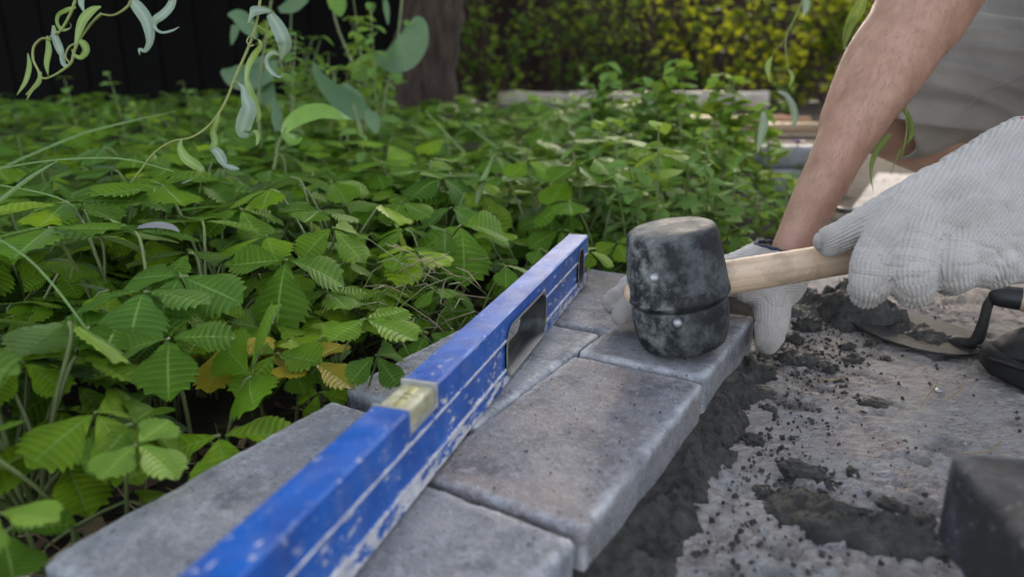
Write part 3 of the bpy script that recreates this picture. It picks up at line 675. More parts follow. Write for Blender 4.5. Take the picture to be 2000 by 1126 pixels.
# head: skull, jaw, nose, ears, lips
add_chain(bb, [headc + Vector((.02, 0, .015)), headc + Vector((-.012, 0, .02))], [.082, .078], 28); add_chain(bb, [headc + Vector((-.03, 0, -.04)), headc + Vector((-.06, 0, -.075))], [.060, .042], 24)
add_chain(bb, [headc + Vector((-.085, 0, .0)), headc + Vector((-.108, 0, -.035))], [.010, .014], 12); add_chain(bb, [headc + Vector((-.092, -.018, -.068)), headc + Vector((-.098, 0, -.066)), headc + Vector((-.092, .018, -.068))], [.007, .010, .007], 10)
add_chain(bb, [headc + Vector((-.078, -.035, .022)), headc + Vector((-.088, 0, .026)), headc + Vector((-.078, .035, .022))], [.010, .008, .010], 10)
for s in (-1, 1): add_chain(bb, [headc + Vector((.012, s * .082, .015)), headc + Vector((.008, s * .086, -.02))], [.018, .013], 12)
# legs
add_chain(bb, [hipL, hipL.lerp(kneeL, .5), kneeL], [.095, .083, .062], 28); add_chain(bb, [kneeL, kneeL.lerp(ankL, .35) + Vector((0, 0, -.012)), ankL.lerp(kneeL, .25), ankL, ankL + Vector((-.04, 0, -.06))], [.058, .056, .042, .034, .034], 24)
add_chain(bb, [hipR, hipR.lerp(kneeR, .5), kneeR], [.095, .082, .060], 28); add_chain(bb, [kneeR, kneeR.lerp(ankR, .35) + Vector((.025, .01, 0)), ankR], [.056, .052, .033], 24)
body_o = remesh(bb, 'body', [M['skin']], .0052, 6)
# forearm relief: tendons and veins along the arm
X = co(body_o); Nn = normals(body_o); ax = np.array(Lm3 - Lw); ln = np.linalg.norm(ax); ax /= ln; w0 = np.array(Lw); s = (X - w0) @ ax; dist = np.linalg.norm((X - w0) - np.outer(s, ax), axis=1)
m_ = (s > -.03) & (s < ln + .15) & (dist < .075); side = np.cross(ax, np.array(FW)); lat = (X - w0) @ side
d = np.zeros(len(X))
for c0, k, wd, am in ((.004, .03, .004, .0013), (-.012, -.02, .0045, .0012), (.014, .05, .0035, .0010), (-.004, .10, .003, .0010)):
    ce = c0 + k * s + .004 * np.sin(s * 40 + c0 * 300); d += am * np.exp(-((lat - ce) / wd) ** 2) * np.clip(1 - np.abs(s - .09) / .13, 0, 1)
fb = np.array([nz(p, 18) for p in X[m_]]); dd = np.zeros(len(X)); dd[m_] = fb * .0015
X += Nn * ((d * m_) + dd)[:, None]; setco(body_o, X)
body_o.data.transform(PINV); body_o.parent = per
# eyes
for s_ in (-1, 1):
    v, f = tube([headc + Vector((-.070, s_ * .031, .004)), headc + Vector((-.074, s_ * .031, .004))], .0115, 12); o = mesh('eye', v, f, plain('eye_white', (.75, .73, .70), .25, .5, 0, .1), per); o.data.transform(PINV)
# hair
hb = MB(); add_chain(hb, [headc + Vector((.03, 0, .03)), headc + Vector((.0, 0, .045)), headc + Vector((-.03, 0, .055))], [.086, .078, .055], 24); add_chain(hb, [headc + Vector((.05, 0, .0)), headc + Vector((.045, 0, -.03))], [.065, .05], 20)
o = remesh(hb, 'hair', [M['hairm']], .006, 3); X = co(o); X += normals(o) * np.array([.006 * nz(p, 60) for p in X])[:, None]; setco(o, X); o.data.transform(PINV); o.parent = per
# arm hair
V = []; Fc = []; Xb = co(body_o) + np.array(per.location); Nb = normals(body_o)
cand = np.where(m_ & (s > .02))[0]; rng = np.random.RandomState(4)
for i in rng.choice(cand, 5600):
    p = Vector(Xb[i]) + Vector(rng.normal(0, .0022, 3)); n_ = Vector(Nb[i]); p = Vector(Xb[i]) + (p - Vector(Xb[i])) - n_ * (p - Vector(Xb[i])).dot(n_)
    L = rng.uniform(.007, .012); dr = (n_ * .35 + Vector(-ax) * .6 + Vector((0, 0, -.3)) + Vector(rng.normal(0, .22, 3))).normalized(); sd_ = dr.cross(n_).normalized() * .00008
    k = len(V); mid = p + dr * L * .5 + n_ * L * .08; V += [p - sd_, p + sd_, mid + sd_ * .7, mid - sd_ * .7, p + dr * L]; Fc += [(k, k + 1, k + 2, k + 3), (k + 3, k + 2, k + 4)]
o = mesh('arm_hair', V, Fc, M['armhair']); o.data.transform(PINV); o.parent = per; o['kind'] = 'stuff'

# --- gloves: fingers are chains, hand a set of metacarpal chains; knit stitches are real relief
def glove(name, chains, palm_ax, palm_side, mat_, vox=.0022, sub=2, pitch=(.0027, .0023), amp=.00050, dirt_fn=None, cuff=None, smooth=8):
    mb = MB()
    for nm, pts, rad in chains: add_chain(mb, pts, rad, 20)
    o = remesh(mb, name, [mat_], vox, smooth, sub, .5)
    X = co(o); Nn = normals(o)
    segs = []
    for ci, (nm, pts, rad) in enumerate(chains):
        p, r = chain(pts, rad, 3); L = 0
        for a, b, ra, rb in zip(p[:-1], p[1:], r[:-1], r[1:]):
            segs.append((ci, nm, np.array(a), np.array(b), ra, rb, L)); L += (b - a).length
    best = np.full(len(X), 1e9); U = np.zeros(len(X)); Vv = np.zeros(len(X)); Wn = np.zeros(len(X))
    pa = np.array(Vector(palm_ax).normalized()); ps = np.array(Vector(palm_side).normalized())
    for ci, nm, a, b, ra, rb, L in segs:
        ab = b - a; l = np.linalg.norm(ab) + 1e-9; t = np.clip((X - a) @ ab / l ** 2, 0, 1); c = a + t[:, None] * ab; dv = X - c; dd = np.linalg.norm(dv, axis=1); r = ra + (rb - ra) * t; sdv = dd - r
        k = sdv < best
        if nm == 'palm': u = X @ pa; v = X @ ps
        else:
            tt = ab / l; e1 = np.cross(tt, np.array(FW)); e1 /= np.linalg.norm(e1) + 1e-9; e2 = np.cross(tt, e1); u = L + t * l; v = np.arctan2(dv @ e2, dv @ e1) * .0125
        best[k] = sdv[k]; U[k] = u[k]; Vv[k] = v[k]; Wn[k] = ci
    a = Vv / pitch[0]; tri = np.abs((a % 1) - .5) * 2
    st = np.sin(np.pi * a) ** 2 * .65 + .35 * (.5 + .5 * np.cos(2 * np.pi * (U / pitch[1] + .45 * tri)))
    wr_ = np.array([(1 - abs(noise.noise(Vector((p[0] * 52, p[1] * 30, p[2] * 75))))) ** 4 for p in X]); wr2 = np.array([noise.noise(Vector(p) * 34) for p in X])
    X = X + Nn * ((st - .5) * 2 * amp - .0016 * wr_ + .0014 * wr2)[:, None]
    if cuff is not None:                                              # cut the glove open at the wrist, ribbed cuff
        c, nrm = np.array(cuff[0]), np.array(Vector(cuff[1]).normalized())
        sdist = (X - c) @ nrm
        bm = bmesh.new(); setco(o, X); bm.from_mesh(o.data); bm.verts.ensure_lookup_table()
        kill = [bm.verts[i] for i in np.where(sdist > 0)[0]]
        bmesh.ops.delete(bm, geom=kill, context='VERTS'); bm.to_mesh(o.data); bm.free(); X = co(o)
    else: setco(o, X)
    if dirt_fn:
        at_ = o.data.attributes.new('dirt', 'FLOAT', 'POINT'); at_.data.foreach_set('value', dirt_fn(co(o)).astype(np.float32))
    o.data.update(); o.data.polygons.foreach_set('use_smooth', [True] * len(o.data.polygons))
    return o
def hem_ring(o, c, nrm, rad, mat_, name, parent=None):
    """stitched edge round an open cuff: tube through the boundary loop"""
    bm = bmesh.new(); bm.from_mesh(o.data); c = Vector(c); nrm = Vector(nrm).normalized(); e1 = nrm.orthogonal().normalized(); e2 = nrm.cross(e1)
    pts = [v.co.copy() for v in bm.verts if v.is_boundary]; bm.free()
    if len(pts) < 8: return None
    cc = sum(pts, Vector()) / len(pts); bins = {}
    for p in pts: bins.setdefault(int((math.atan2((p - cc).dot(e2), (p - cc).dot(e1)) + math.pi) / (2 * math.pi) * 40) % 40, []).append(p)
    loop = [sum(bins[k], Vector()) / len(bins[k]) for k in sorted(bins)]; loop = [p + nrm * .0008 * math.sin(i * 2.3) for i, p in enumerate(loop)]; loop.append(loop[0]); loop.append(loop[1])
    v, f = tube(loop, rad, 8, False); ob = mesh(name, v, f, mat_, parent); return ob

# right glove gripping the handle; the thumb lies along the top of the handle
def hp_(s_, off=(0, 0, 0)): return MC + HX * s_ + Vector(off)
Wr = at(2025, 318, .592)
def A(x, y, t): return at(x, y, t)
rch = [('palm', [Wr, A(1890, 375, .578), A(1752, 432, .580)], [.0300, .0250, .0185]),
       ('palm', [Wr, A(1900, 420, .568), A(1795, 458, .564)], [.0300, .0255, .0190]),
       ('palm', [Wr, A(1930, 450, .566), A(1860, 478, .560)], [.0300, .0250, .0190]),
       ('palm', [Wr, A(1975, 455, .572), A(1930, 485, .566)], [.0300, .0245, .0185]),
       ('palm', [A(2110, 222, .592), A(2030, 280, .592), Wr, A(1960, 390, .582)], [.0300, .0305, .0320, .0270]),
       ('palm', [A(1985, 280, .592), A(1860, 352, .588), A(1765, 402, .588)], [.0215, .0190, .0165]),
       ('palm', [A(1985, 455, .575), A(2060, 470, .59)], [.024, .026]), ('palm', [A(1830, 500, .566), A(1900, 510, .566), A(2000, 500, .572)], [.0190, .0205, .0220]),
       # index, middle, ring, little: down over the handle and curled under it
       ('f', [A(1752, 432, .578), A(1708, 500, .570), A(1697, 556, .575), A(1694, 566, .612), A(1708, 535, .650)], [.0185, .0170, .0165, .0145, .0120]),
       ('f', [A(1800, 458, .562), A(1782, 520, .558), A(1786, 560, .565), A(1782, 566, .605), A(1782, 530, .648)], [.0190, .0175, .0160, .0145, .0120]),
       ('f', [A(1862, 478, .558), A(1858, 515, .556), A(1866, 538, .566), A(1856, 546, .605), A(1850, 525, .645)], [.0190, .0175, .0155, .0140, .0120]),
       ('f', [A(1930, 485, .565), A(1942, 515, .562), A(1945, 527, .575), A(1925, 535, .605), A(1915, 520, .635)], [.0185, .0170, .0150, .0130, .0110]),
       ('f', [A(1840, 360, .590), A(1760, 395, .596), A(1690, 436, .602), A(1638, 464, .604), A(1624, 471, .604)], [.0190, .0165, .0150, .0145, .0138])]
def dirtR(X):
    tip = np.array(A(1615, 475, .60)); d1 = np.exp(-(np.linalg.norm(X - tip, axis=1) / .030) ** 2); low = np.array(A(1900, 560, .58)); d2 = np.exp(-(np.linalg.norm((X - low) * np.array([.35, 1, 1]), axis=1) / .022) ** 2)
    return np.clip(d1 * .9 + d2 * .75, 0, 1)
cR = A(1994, 245, .592); nR = (A(2100, 225, .592) - A(1985, 292, .592)).normalized()
gR = glove('glove', rch, A(1790, 470, .565) - Wr, (A(1700, 400, .58) - A(1860, 520, .57)), M['knit'], .0021, 2, (.0029, .0026), .00090, dirtR, (cR, nR))
gR['label'] = 'white knitted glove gripping the mallet handle, thumb along its top'
r_ = hem_ring(gR, cR, nR, .0013, M['knit'], 'cuff_edge', gR)
# red stitching loops on the cuff
mb = MB()
Xg = co(gR); bd = (Xg - np.array(cR)) @ np.array(nR); edge = np.where(bd > -.003)[0]
for k in range(26):
    p = Vector(Xg[edge[(k * 97) % len(edge)]]); q = p + nR * random.uniform(-.001, .004) + Vector((random.uniform(-1, 1), random.uniform(-1, 1), random.uniform(-1, 1))) * .003
    mb.add(*tube([p, (p + q) / 2 - FW * .001, q], .0005, 5))
mb.build('red_stitching', [M['red']], gR)
gR.data.transform(PINV); gR.parent = per
for ch_ in gR.children: ch_.data.transform(PINV)

# left glove holding the stone: fingers over its far left edge, thumb down its right side
Lc = at(1540, 482, .772)
lch = [('palm', [at(1552, 462, .768), at(1520, 505, .772), at(1450, 540, .762)], [.0290, .0300, .0230]),
       ('palm', [at(1530, 500, .770), at(1440, 535, .748), at(1350, 560, .726)], [.0275, .0225, .0170]),
       ('palm', [at(1530, 500, .782), at(1440, 530, .775), at(1350, 552, .760)], [.0275, .0225, .0170]),
       ('palm', [at(1535, 505, .765), at(1490, 545, .745), at(1460, 560, .735)], [.0260, .0240, .0180]),
       ('palm', [at(1540, 520, .765), at(1530, 560, .750), at(1500, 590, .735)], [.0260, .0225, .0190]),
       ('f', [at(1360, 560, .724), at(1290, 572, .700), at(1228, 606, .690), at(1214, 618, .690)], [.0165, .0140, .0120, .0100]),
       ('f', [at(1352, 556, .742), at(1280, 556, .722), at(1208, 580, .708), at(1194, 592, .706)], [.0165, .0140, .0125, .0105]),
       ('f', [at(1350, 552, .762), at(1290, 540, .750), at(1235, 556, .744), at(1220, 566, .742)], [.0160, .0135, .0120, .0100]),
       ('f', [at(1360, 545, .782), at(1310, 535, .782), at(1270, 548, .780)], [.0150, .0125, .0105]),
       ('f', [at(1500, 548, .752), at(1508, 600, .732), at(1504, 645, .716), at(1498, 668, .708)], [.0220, .0195, .0165, .0125])]
def dirtL(X):
    d1 = np.exp(-(np.linalg.norm(X - np.array(at(1210, 600, .70)), axis=1) / .026) ** 2); d2 = np.exp(-(np.linalg.norm(X - np.array(at(1495, 690, .70)), axis=1) / .022) ** 2)
    return np.clip(d1 + d2, 0, 1)
cL = at(1532, 484, .768); nL = (at(1575, 425, .76) - at(1520, 510, .772)).normalized(); nL = (nL + Vector((-.28, 0, .05))).normalized()
gL = glove('glove', lch, at(1380, 550, .74) - Lc, UP, M['knit2'], .0023, 2, (.0026, .0023), .00062, dirtL, (cL, nL))
gL['label'] = 'white knitted glove with a navy cuff edge holding the struck paving stone'
hem_ring(gL, cL, nL, .0019, M['navy'], 'cuff_edge', gL)
gL.data.transform(PINV); gL.parent = per
for ch_ in gL.children: ch_.data.transform(PINV)

# --- shorts
sb = MB(); kd = (kneeL - hipL).normalized(); kr = (kneeR - hipR).normalized()
thA = at(2060, 122, 1.02); thB = at(1895, 148, 1.00); thC = at(1802, 182, .995)
add_chain(sb, [hipL + Vector((.02, 0, 0)), thA, thB, thC, thC + (thC - thB) * .45], [.118, .096, .092, .084, .076], 32)
add_chain(sb, [hipR, hipR.lerp(kneeR, .5), hipR.lerp(kneeR, .8), hipR.lerp(kneeR, 1.0)], [.118, .108, .096, .092], 32); add_chain(sb, [pelv + Vector((.05, 0, -.02)), pelv.lerp(chest, .25)], [.150, .145], 28, (1, 1.2), (1, 0, .6)); add_chain(sb, [hipL, hipR], [.13, .13], 24)
so_ = remesh(sb, 'shorts', [M['shorts']], .006, 6, 1)
X = co(so_); Nn = normals(so_); ta = np.array((thA - thC).normalized()); s = (X - np.array(thC)) @ ta; upc = X @ np.array(UP)
fold = np.array([nz((a * 3.2, b * 22, c * .8), 1.6) for a, b, c in zip(s, upc, X[:, 1])]); fold2 = np.array([nz(p, 11) for p in X]); fold3 = np.array([1 - 2 * abs(noise.noise(Vector((a * 4.0 + 3, b * 33 + a * 5.0, c * 2)))) for a, b, c in zip(s, upc, X[:, 1])])
near_ = np.clip(1.25 - np.linalg.norm(X - np.array(thB), axis=1) / .30, .22, 1); X += Nn * (near_ * (.012 * fold3 + .006 * fold - .003 * np.abs(fold2)))[:, None]; setco(so_, X)
bm = bmesh.new(); bm.from_mesh(so_.data); hn = (thC - thB).normalized() + Vector((-.10, -.10, -.75)); hn.normalize(); hc = at(1790, 292, .96)
kill = [v_ for v_ in bm.verts if ((v_.co - hc).dot(hn) > 0 and (v_.co - thC).length < .16) or ((v_.co - hipR.lerp(kneeR, .84)).dot(kr) > 0 and (v_.co - kneeR).length < .2)]
bmesh.ops.delete(bm, geom=kill, context='VERTS'); bm.to_mesh(so_.data); bm.free()
sm = so_.modifiers.new('t', 'SOLIDIFY'); sm.thickness = .0035; sm.offset = -1; bake(so_)
so_.data.polygons.foreach_set('use_smooth', [True] * len(so_.data.polygons)); so_.data.transform(PINV); so_.parent = per
# seam on the thigh
seam = [at(x, y, .905) for x, y in ((1880, 222), (1900, 195), (1940, 170), (2000, 148), (2060, 128))]
dg = bpy.context.evaluated_depsgraph_get()
def snap(o, px, py, lift=.0008, inv_=None):
    mw = Matrix.Translation(Vector(per.location)); hit, loc, nn, _ = o.ray_cast(CAM - Vector(per.location), ray(px, py).normalized())
    return (loc + nn * lift) if hit else None
dg.update(); pts = [snap(so_, x, y) for x, y in spline([(1878, 226), (1900, 198), (1940, 172), (2000, 150), (2060, 130)], 6)]; pts = [p for p in pts if p is not None]
if len(pts) > 3: v, f = tube(pts, .0012, 6); mesh('seam', v, f, M['shorts'], so_)
# --- shirt
tb = MB(); add_chain(tb, [pelv.lerp(chest, .15), pelv.lerp(chest, .4), pelv.lerp(chest, .75), chest], [.150, .138, .150, .128], 28, (1.0, 1.22), (1, 0, .6)); add_chain(tb, [Lsh, chest, Rsh], [.078, .10, .078], 20)
add_chain(tb, [Lsh, Lsh.lerp(Lel, .45)], [.076, .074], 20); add_chain(tb, [Rsh, Rsh.lerp(Rel, .45)], [.076, .074], 20)
o = remesh(tb, 'shirt', [M['shirt']], .008, 5); X = co(o); X += normals(o) * np.array([.006 * fbm(p, 9, 3) for p in X])[:, None]; setco(o, X); o.data.transform(PINV); o.parent = per
# --- shoes
def shoe(toe, heel, z0, tilt=0.0):
    d = (heel - toe); L = d.length; d.normalize(); n_ = Vector((d.y, -d.x, 0)).normalized(); mb = MB(); ms = MB()
    upz = Vector((0, 0, 1))
    secs = [(.00, .018, .016, .030), (.02, .033, .030, .036), (.05, .042, .040, .040), (.09, .046, .052, .046), (.14, .043, .075, .058), (.20, .038, .095, .070), (.26, .036, .100, .072), (.29, .030, .09, .068)]
    q = spline([(u, w_, h_, 0) for u, w_, h_, c_ in secs], 4); rings = []
    for u, w_, h_, _ in q:
        ring = []
        for k in range(22):
            a = 2 * math.pi * k / 22; y = math.cos(a); z = math.sin(a)
            zz = (z * .5 + .5); ring.append(toe + d * (u * L / .29) + n_ * (w_ * (abs(y) ** .75) * math.copysign(1, y) * (1 - .25 * zz ** 2)) + upz * (z0 + .020 + h_ * zz))
        rings.append(ring)
    v = [p for r in rings for p in r]; f = []
    for i in range(len(rings) - 1):
        for j in range(22): a, b = i * 22 + j, i * 22 + (j + 1) % 22; f.append((a, b, b + 22, a + 22))
    f.append(tuple(reversed(range(22)))); k = (len(rings) - 1) * 22; f.append(tuple(range(k, k + 22))); mb.add(v, f)
    pr = [(u * L / .29, w_ + .005) for u, w_, _, _ in q]; pr[0] = (-.008, .016); out = [toe + d * u + n_ * w_ for u, w_ in pr] + [toe + d * u - n_ * w_ for u, w_ in reversed(pr)]; n = len(out)
    lv = [(0, .985), (.004, 1.0), (.018, 1.0), (.0225, .985), (.024, .95)]; cc = toe + d * L * .5; V = []
    for z, s_ in lv: V += [cc + (p - cc) * s_ + upz * (z0 + z + max(0, .03 - (p - toe).dot(d)) * .25) for p in out]
    f = [(k * n + i, k * n + (i + 1) % n, (k + 1) * n + (i + 1) % n, (k + 1) * n + i) for k in range(len(lv) - 1) for i in range(n)] + [tuple(reversed(range(n))), tuple(range((len(lv) - 1) * n, len(lv) * n))]; ms.add(V, f)
    o = mb.build('shoe', [M['shoe']]); s_ = ms.build('sole', [M['sole']], o)
    w_ = MB(); wl = [toe + d * u + n_ * (w2 + .0015) + upz * (z0 + .0255) for u, w2 in pr] ; w_.add(*tube(wl, .0022, 6)); w_.add(*tube([toe + d * u - n_ * (w2 + .0015) + upz * (z0 + .0255) for u, w2 in pr], .0022, 6)); w_.build('welt', [M['shoe']], o)
    st = MB()                                                        # toe-cap seam
    capu = .085; cap = []
    for k in range(12):
        a = math.pi * k / 11; cap.append(toe + d * (capu * L / .29 - .012 * math.sin(a)) + n_ * .0455 * math.cos(a) * .96 + upz * (z0 + .022 + .051 * math.sin(a) ** .8))
    st.add(*tube(cap, .0014, 6)); st.build('toe_seam', [M['sole']], o)
    o.data.transform(PINV); o.parent = per
    for c in o.children: c.data.transform(PINV)
    return o
t0 = gz(1905, 728, SLAB); t0.z = 0; shoe(t0 + Vector((.006, -.012, 0)), t0 + Vector((.262, -.095, 0)), SLAB + .001)
shoe(Vector((.93, 1.10, 0)), Vector((1.19, 1.14, 0)), SLAB + .001)

# ------------------------------------------------------------------ leaves
def leaflet(L, W, T=8, cols=3, fold=.25, curl=2.0, pleat=.0014, tooth=.10):
    """toothed, pleated leaflet along +y from the origin; returns verts, faces, vein, edge"""
    V = []; VE = []; ED = []; RW = []; AC = []; Fc = []; rows = 2 * T; idx = {}
    for i in range(rows + 1):
        s = i / rows; w_ = W * (math.sin(math.pi / 2 * (s / .56)) ** .82 if s < .56 else max(0, math.cos(math.pi / 2 * (s - .56) / .44)) ** .46) + .0006; tk = max(0, min(1, (s - .16) / .18))
        tip = i % 2 == 0
        for sd_ in (-1, 0, 1):
            for c in ([0] if sd_ == 0 else range(1, cols + 1)):
                f = c / cols; ww = w_ * f; y = L * (s * .92 + .20 * f * (1 - s) * min(1, s * 6))
                if c == cols:
                    if tip: ww *= 1 + tooth * .7 * tk; y += L * .040 * tk
                    else: ww *= 1 - tooth * tk; y -= L * .012 * tk
                x = sd_ * ww; z = fold * abs(x) + (0 if c == 0 else pleat * (-1 if tip else 1) * math.sin(math.pi * f * .9)) - curl * y * y - (abs(x) ** 2) * 9
                idx[(i, sd_ * c)] = len(V); V.append(Vector((x, y, z))); VE.append(1.0 if c == 0 else (.75 if tip and c < cols else 0)); ED.append(1.0 if c == cols else 0); RW.append(i / 2); AC.append(f if c else 0.0)
    for i in range(rows):
        for c in range(-cols, cols):
            a, b = idx[(i, c)], idx[(i, c + 1)]; d, e = idx[(i + 1, c)], idx[(i + 1, c + 1)]; Fc.append((a, b, e, d))
    return V, Fc, VE, ED, RW, AC
def trifoliate(name, h, reach, L, lod=0, seed=0, leafmat='straw_leaf', three=3, tiltr=(-.1, .55), pitch0=None):
    rn = random.Random(seed); T, cols = ((9, 3), (7, 2), (4, 2))[lod]
    V = []; Fc = []; FM = []; VE = []; ED = []; RW = []; AC = []
    def add(v, f, mi, ve=None, ed=None, rw=None, ac=None):
        RW.extend(rw or [0] * len(v)); AC.extend(ac or [0] * len(v))
        n = len(V); V.extend(v); Fc.extend(tuple(i + n for i in q) for q in f); FM.extend([mi] * len(f)); VE.extend(ve or [0] * len(v)); ED.extend(ed or [0] * len(v))
    st = [Vector((0, 0, 0)), Vector((0, reach * .35, h * .55)), Vector((rn.uniform(-.01, .01), reach * .8, h * .93)), Vector((0, reach, h))]
    st = [Vector(q) for q in spline(st, 2 if lod else 3)]; v, f = tube(st, [.0013 + .0005 * (1 - i / len(st)) for i in range(len(st))], 5 if lod == 0 else 4, False); add(v, f, 1)
    top = st[-1]; base = rn.uniform(*tiltr) if pitch0 is None else pitch0
    for k, (yaw, sc) in enumerate(((0, 1.0), (R(88), .9), (R(-88), .9))[:three]):
        yaw += rn.uniform(-.18, .18); v, f, ve, ed, rw, ac = leaflet(L * sc * rn.uniform(.92, 1.08), L * sc * rn.uniform(.37, .46), T, cols, rn.uniform(.05, .50), rn.uniform(-1.0, 5.5), rn.uniform(.0005, .0014), rn.uniform(.07, .12) * (1 if lod == 0 else .7))
        tw = Matrix.Rotation(rn.uniform(-.22, .22), 3, 'Y'); pit = Matrix.Rotation(-(base if k == 0 else base * .35 + rn.uniform(-.15, .25)), 3, 'X'); yw = Matrix.Rotation(yaw, 3, 'Z')
        ml = Matrix.Rotation(-base * .6, 3, 'X') if k else Matrix.Identity(3)
        add([top + ml @ (yw @ (pit @ (tw @ (p + Vector((0, .003, 0)))))) for p in v], f, 0, ve, ed, rw, ac)
    m = bpy.data.meshes.new(name); m.from_pydata([tuple(p) for p in V], [], Fc); m.materials.append(M[leafmat]); m.materials.append(M['stalk'])
    m.polygons.foreach_set('material_index', FM); m.polygons.foreach_set('use_smooth', [True] * len(Fc))
    for nm, d in (('vein', VE), ('edge', ED), ('row', RW), ('across', AC)): a = m.attributes.new(nm, 'FLOAT', 'POINT'); a.data.foreach_set('value', d)
    m.update(); return m
rn = random.Random(5)
TALL = [trifoliate('leaf', rn.uniform(.110, .165), rn.uniform(.02, .07), rn.uniform(.048, .064), 0, 100 + i, tiltr=(-.1, .95)) for i in range(12)]
MIDL = [trifoliate('leaf', rn.uniform(.065, .115), rn.uniform(.03, .08), rn.uniform(.042, .058), 0, 200 + i, tiltr=(.15, 1.1)) for i in range(10)]
LOW = [trifoliate('leaf', rn.uniform(.03, .07), rn.uniform(.04, .09), rn.uniform(.034, .05), 1, 300 + i, tiltr=(.1, .9)) for i in range(6)]
FART = [trifoliate('leaf', rn.uniform(.10, .16), rn.uniform(.02, .07), rn.uniform(.055, .070), 1, 400 + i) for i in range(8)]
FARM = [trifoliate('leaf', rn.uniform(.07, .12), rn.uniform(.03, .08), rn.uniform(.050, .065), 2, 500 + i, tiltr=(.1, .7)) for i in range(6)]
YEL = [trifoliate('leaf', rn.uniform(.03, .055), rn.uniform(.03, .07), rn.uniform(.044, .055), 0, 600 + i, 'yellow_leaf', tiltr=(.2, .9)) for i in range(3)]
YNG = [trifoliate('leaf', rn.uniform(.10, .13), rn.uniform(.02, .05), rn.uniform(.044, .052), 0, 700 + i, 'young_leaf') for i in range(4)]
GND = -.058
def leaf_obj(m, parent, loc, rz, sc=1.0, tilt=(0, 0)):
    o = bpy.data.objects.new('leaf', m); SC.collection.objects.link(o); o.parent = parent
    o.location = loc; o.rotation_euler = (tilt[0], tilt[1], rz); o.scale = (sc, sc, sc); return o
def row_side(x, y):                    # signed distance to the left paver edge (positive = left of it, in the bed)
    p = Vector((x, y, 0)) - Vector((-.135, .520, 0)); return -p.dot(PN)
def pix(p):
    v = Vector(p) - CAM; z = v.dot(FW)
    return (1000 + FPX * v.x / z, 563 - FPX * v.dot(UP) / z, z) if z > .05 else (-9999, 0, z)
GS = 'strawberry plants in the bed'
def bed_ok(x, y):
    if y < .95: return row_side(x, y) > (.015 if y > .47 else .06)
    return x < .02 + .20 * y and row_side(x, y) > -.22 if y < 1.15 else x < -.02 + .21 * y
plants = []
rn = random.Random(21)
y = .30
while y < 4.6:
    sp = .102 if y < 1.15 else (.155 if y < 2.2 else .30); x = -.80 * y - .25
    while x < .26 * y + .1:
        px_, py_ = x + rn.uniform(-.4, .4) * sp, y + rn.uniform(-.4, .4) * sp
        if bed_ok(px_, py_) and abs(pix((px_, py_, .08))[0] - 900) < 1250: plants.append((px_, py_))
        x += sp
    y += sp * .92
for i, (x, y) in enumerate(plants):
    near = y < 1.35; rs = row_side(x, y) if y < 1.0 else 1
    kind = 0 if rs < .09 else (1 if y < 1.15 else (2 if y < 2.3 else 3))
    p = empty('strawberry_plant', (x, y, GND), rn.uniform(0, 6.28), ('low strawberry plant along the edge of the paving stones', 'full green strawberry plant in the dense part of the bed', 'strawberry plant towards the back of the bed before the tall weeds', 'strawberry plant at the far end of the bed near trunk and log')[kind], 'strawberry plant', GS + (' by the stones', ' in the middle', ' towards the back', ' at the far end')[kind])
    edge = rs < .10; low_zone = pix((x, y, 0))[0] > 540 and y < .95
    if near: sets = [(TALL, 5 if not edge else 2), (MIDL, 6 if not low_zone else 4), (LOW, 3 if edge else 1)]
    elif y < 2.3: sets = [(FART, 5), (FARM, 3)]
    else: sets = [(FART, 5), (FARM, 4)]
    hs = .80 if edge else 1.0
    if low_zone and rs < .16: hs *= .80
    a0 = rn.uniform(0, 6.28); k = 0; tot = sum(c for _, c in sets)
    for st_, c in sets:
        for _ in range(c):
            a0 += 2.4 + rn.uniform(-.4, .4); m_ = rn.choice(st_)
            if near and rn.random() < .035 and st_ is LOW: m_ = rn.choice(YEL)
            sc_ = rn.uniform(.70, 1.18) * hs * (1.25 if y > 2.2 else 1)
            leaf_obj(m_, p, (rn.uniform(-.014, .014), rn.uniform(-.014, .014), 0), a0, sc_, (rn.uniform(-.12, .12), rn.uniform(-.12, .12)))
# a bright young plant close to the bottom left, and hero leaves along the stones
yp = empty('strawberry_plant', gz(150, 985, GND), 0, 'bright yellow-green young strawberry plant close to the long grey stone', 'strawberry plant', None)
for (px, py, t, m_, rz, sc_) in ((130, 830, .43, YNG[0], 2.0, .95), (205, 845, .44, YNG[1], 4.4, .8), (120, 900, .42, YNG[2], .8, .8), (60, 930, .40, YNG[3], 3.2, .7)):
    q = at(px, py, t); hgt = q.z - GND; L0 = leaf_obj(m_, yp, (q.x - yp.location.x, q.y - yp.location.y, 0), rz, 1.0); zt = max(v_.co.z for v_ in m_.vertices); L0.scale = (sc_, sc_, hgt / zt)
def hero(px, py, t, h0, reach, L, seed, rz, pitch, mt='straw_leaf', three=3):
    q = at(px, py, t); m_ = trifoliate('leaf', max(.02, q.z - GND), reach, L, 0, seed, mt, three, pitch0=pitch); d = Matrix.Rotation(rz, 3, 'Z') @ Vector((0, reach, 0))
    return m_, Vector((q.x - d.x, q.y - d.y, GND)), rz
hp2 = empty('strawberry_plant', gz(420, 800, GND), 0, 'low strawberry plant whose pale leaf undersides lean over the stone edge', 'strawberry plant', None)
for a in ((490, 735, .545, 0, .03, .060, 901, R(-60), -1.15), (430, 850, .50, 0, .03, .055, 902, R(200), .35), (540, 690, .58, 0, .03, .05, 903, R(150), .4), (330, 660, .52, 0, .02, .05, 904, R(190), .5)):
    m_, l_, r_ = hero(*a); leaf_obj(m_, hp2, l_ - Vector(hp2.location), r_)
hp3 = empty('strawberry_plant', gz(560, 740, GND), 0, 'strawberry plant with yellowing blotched leaves low beside the dry stalks', 'strawberry plant', None)
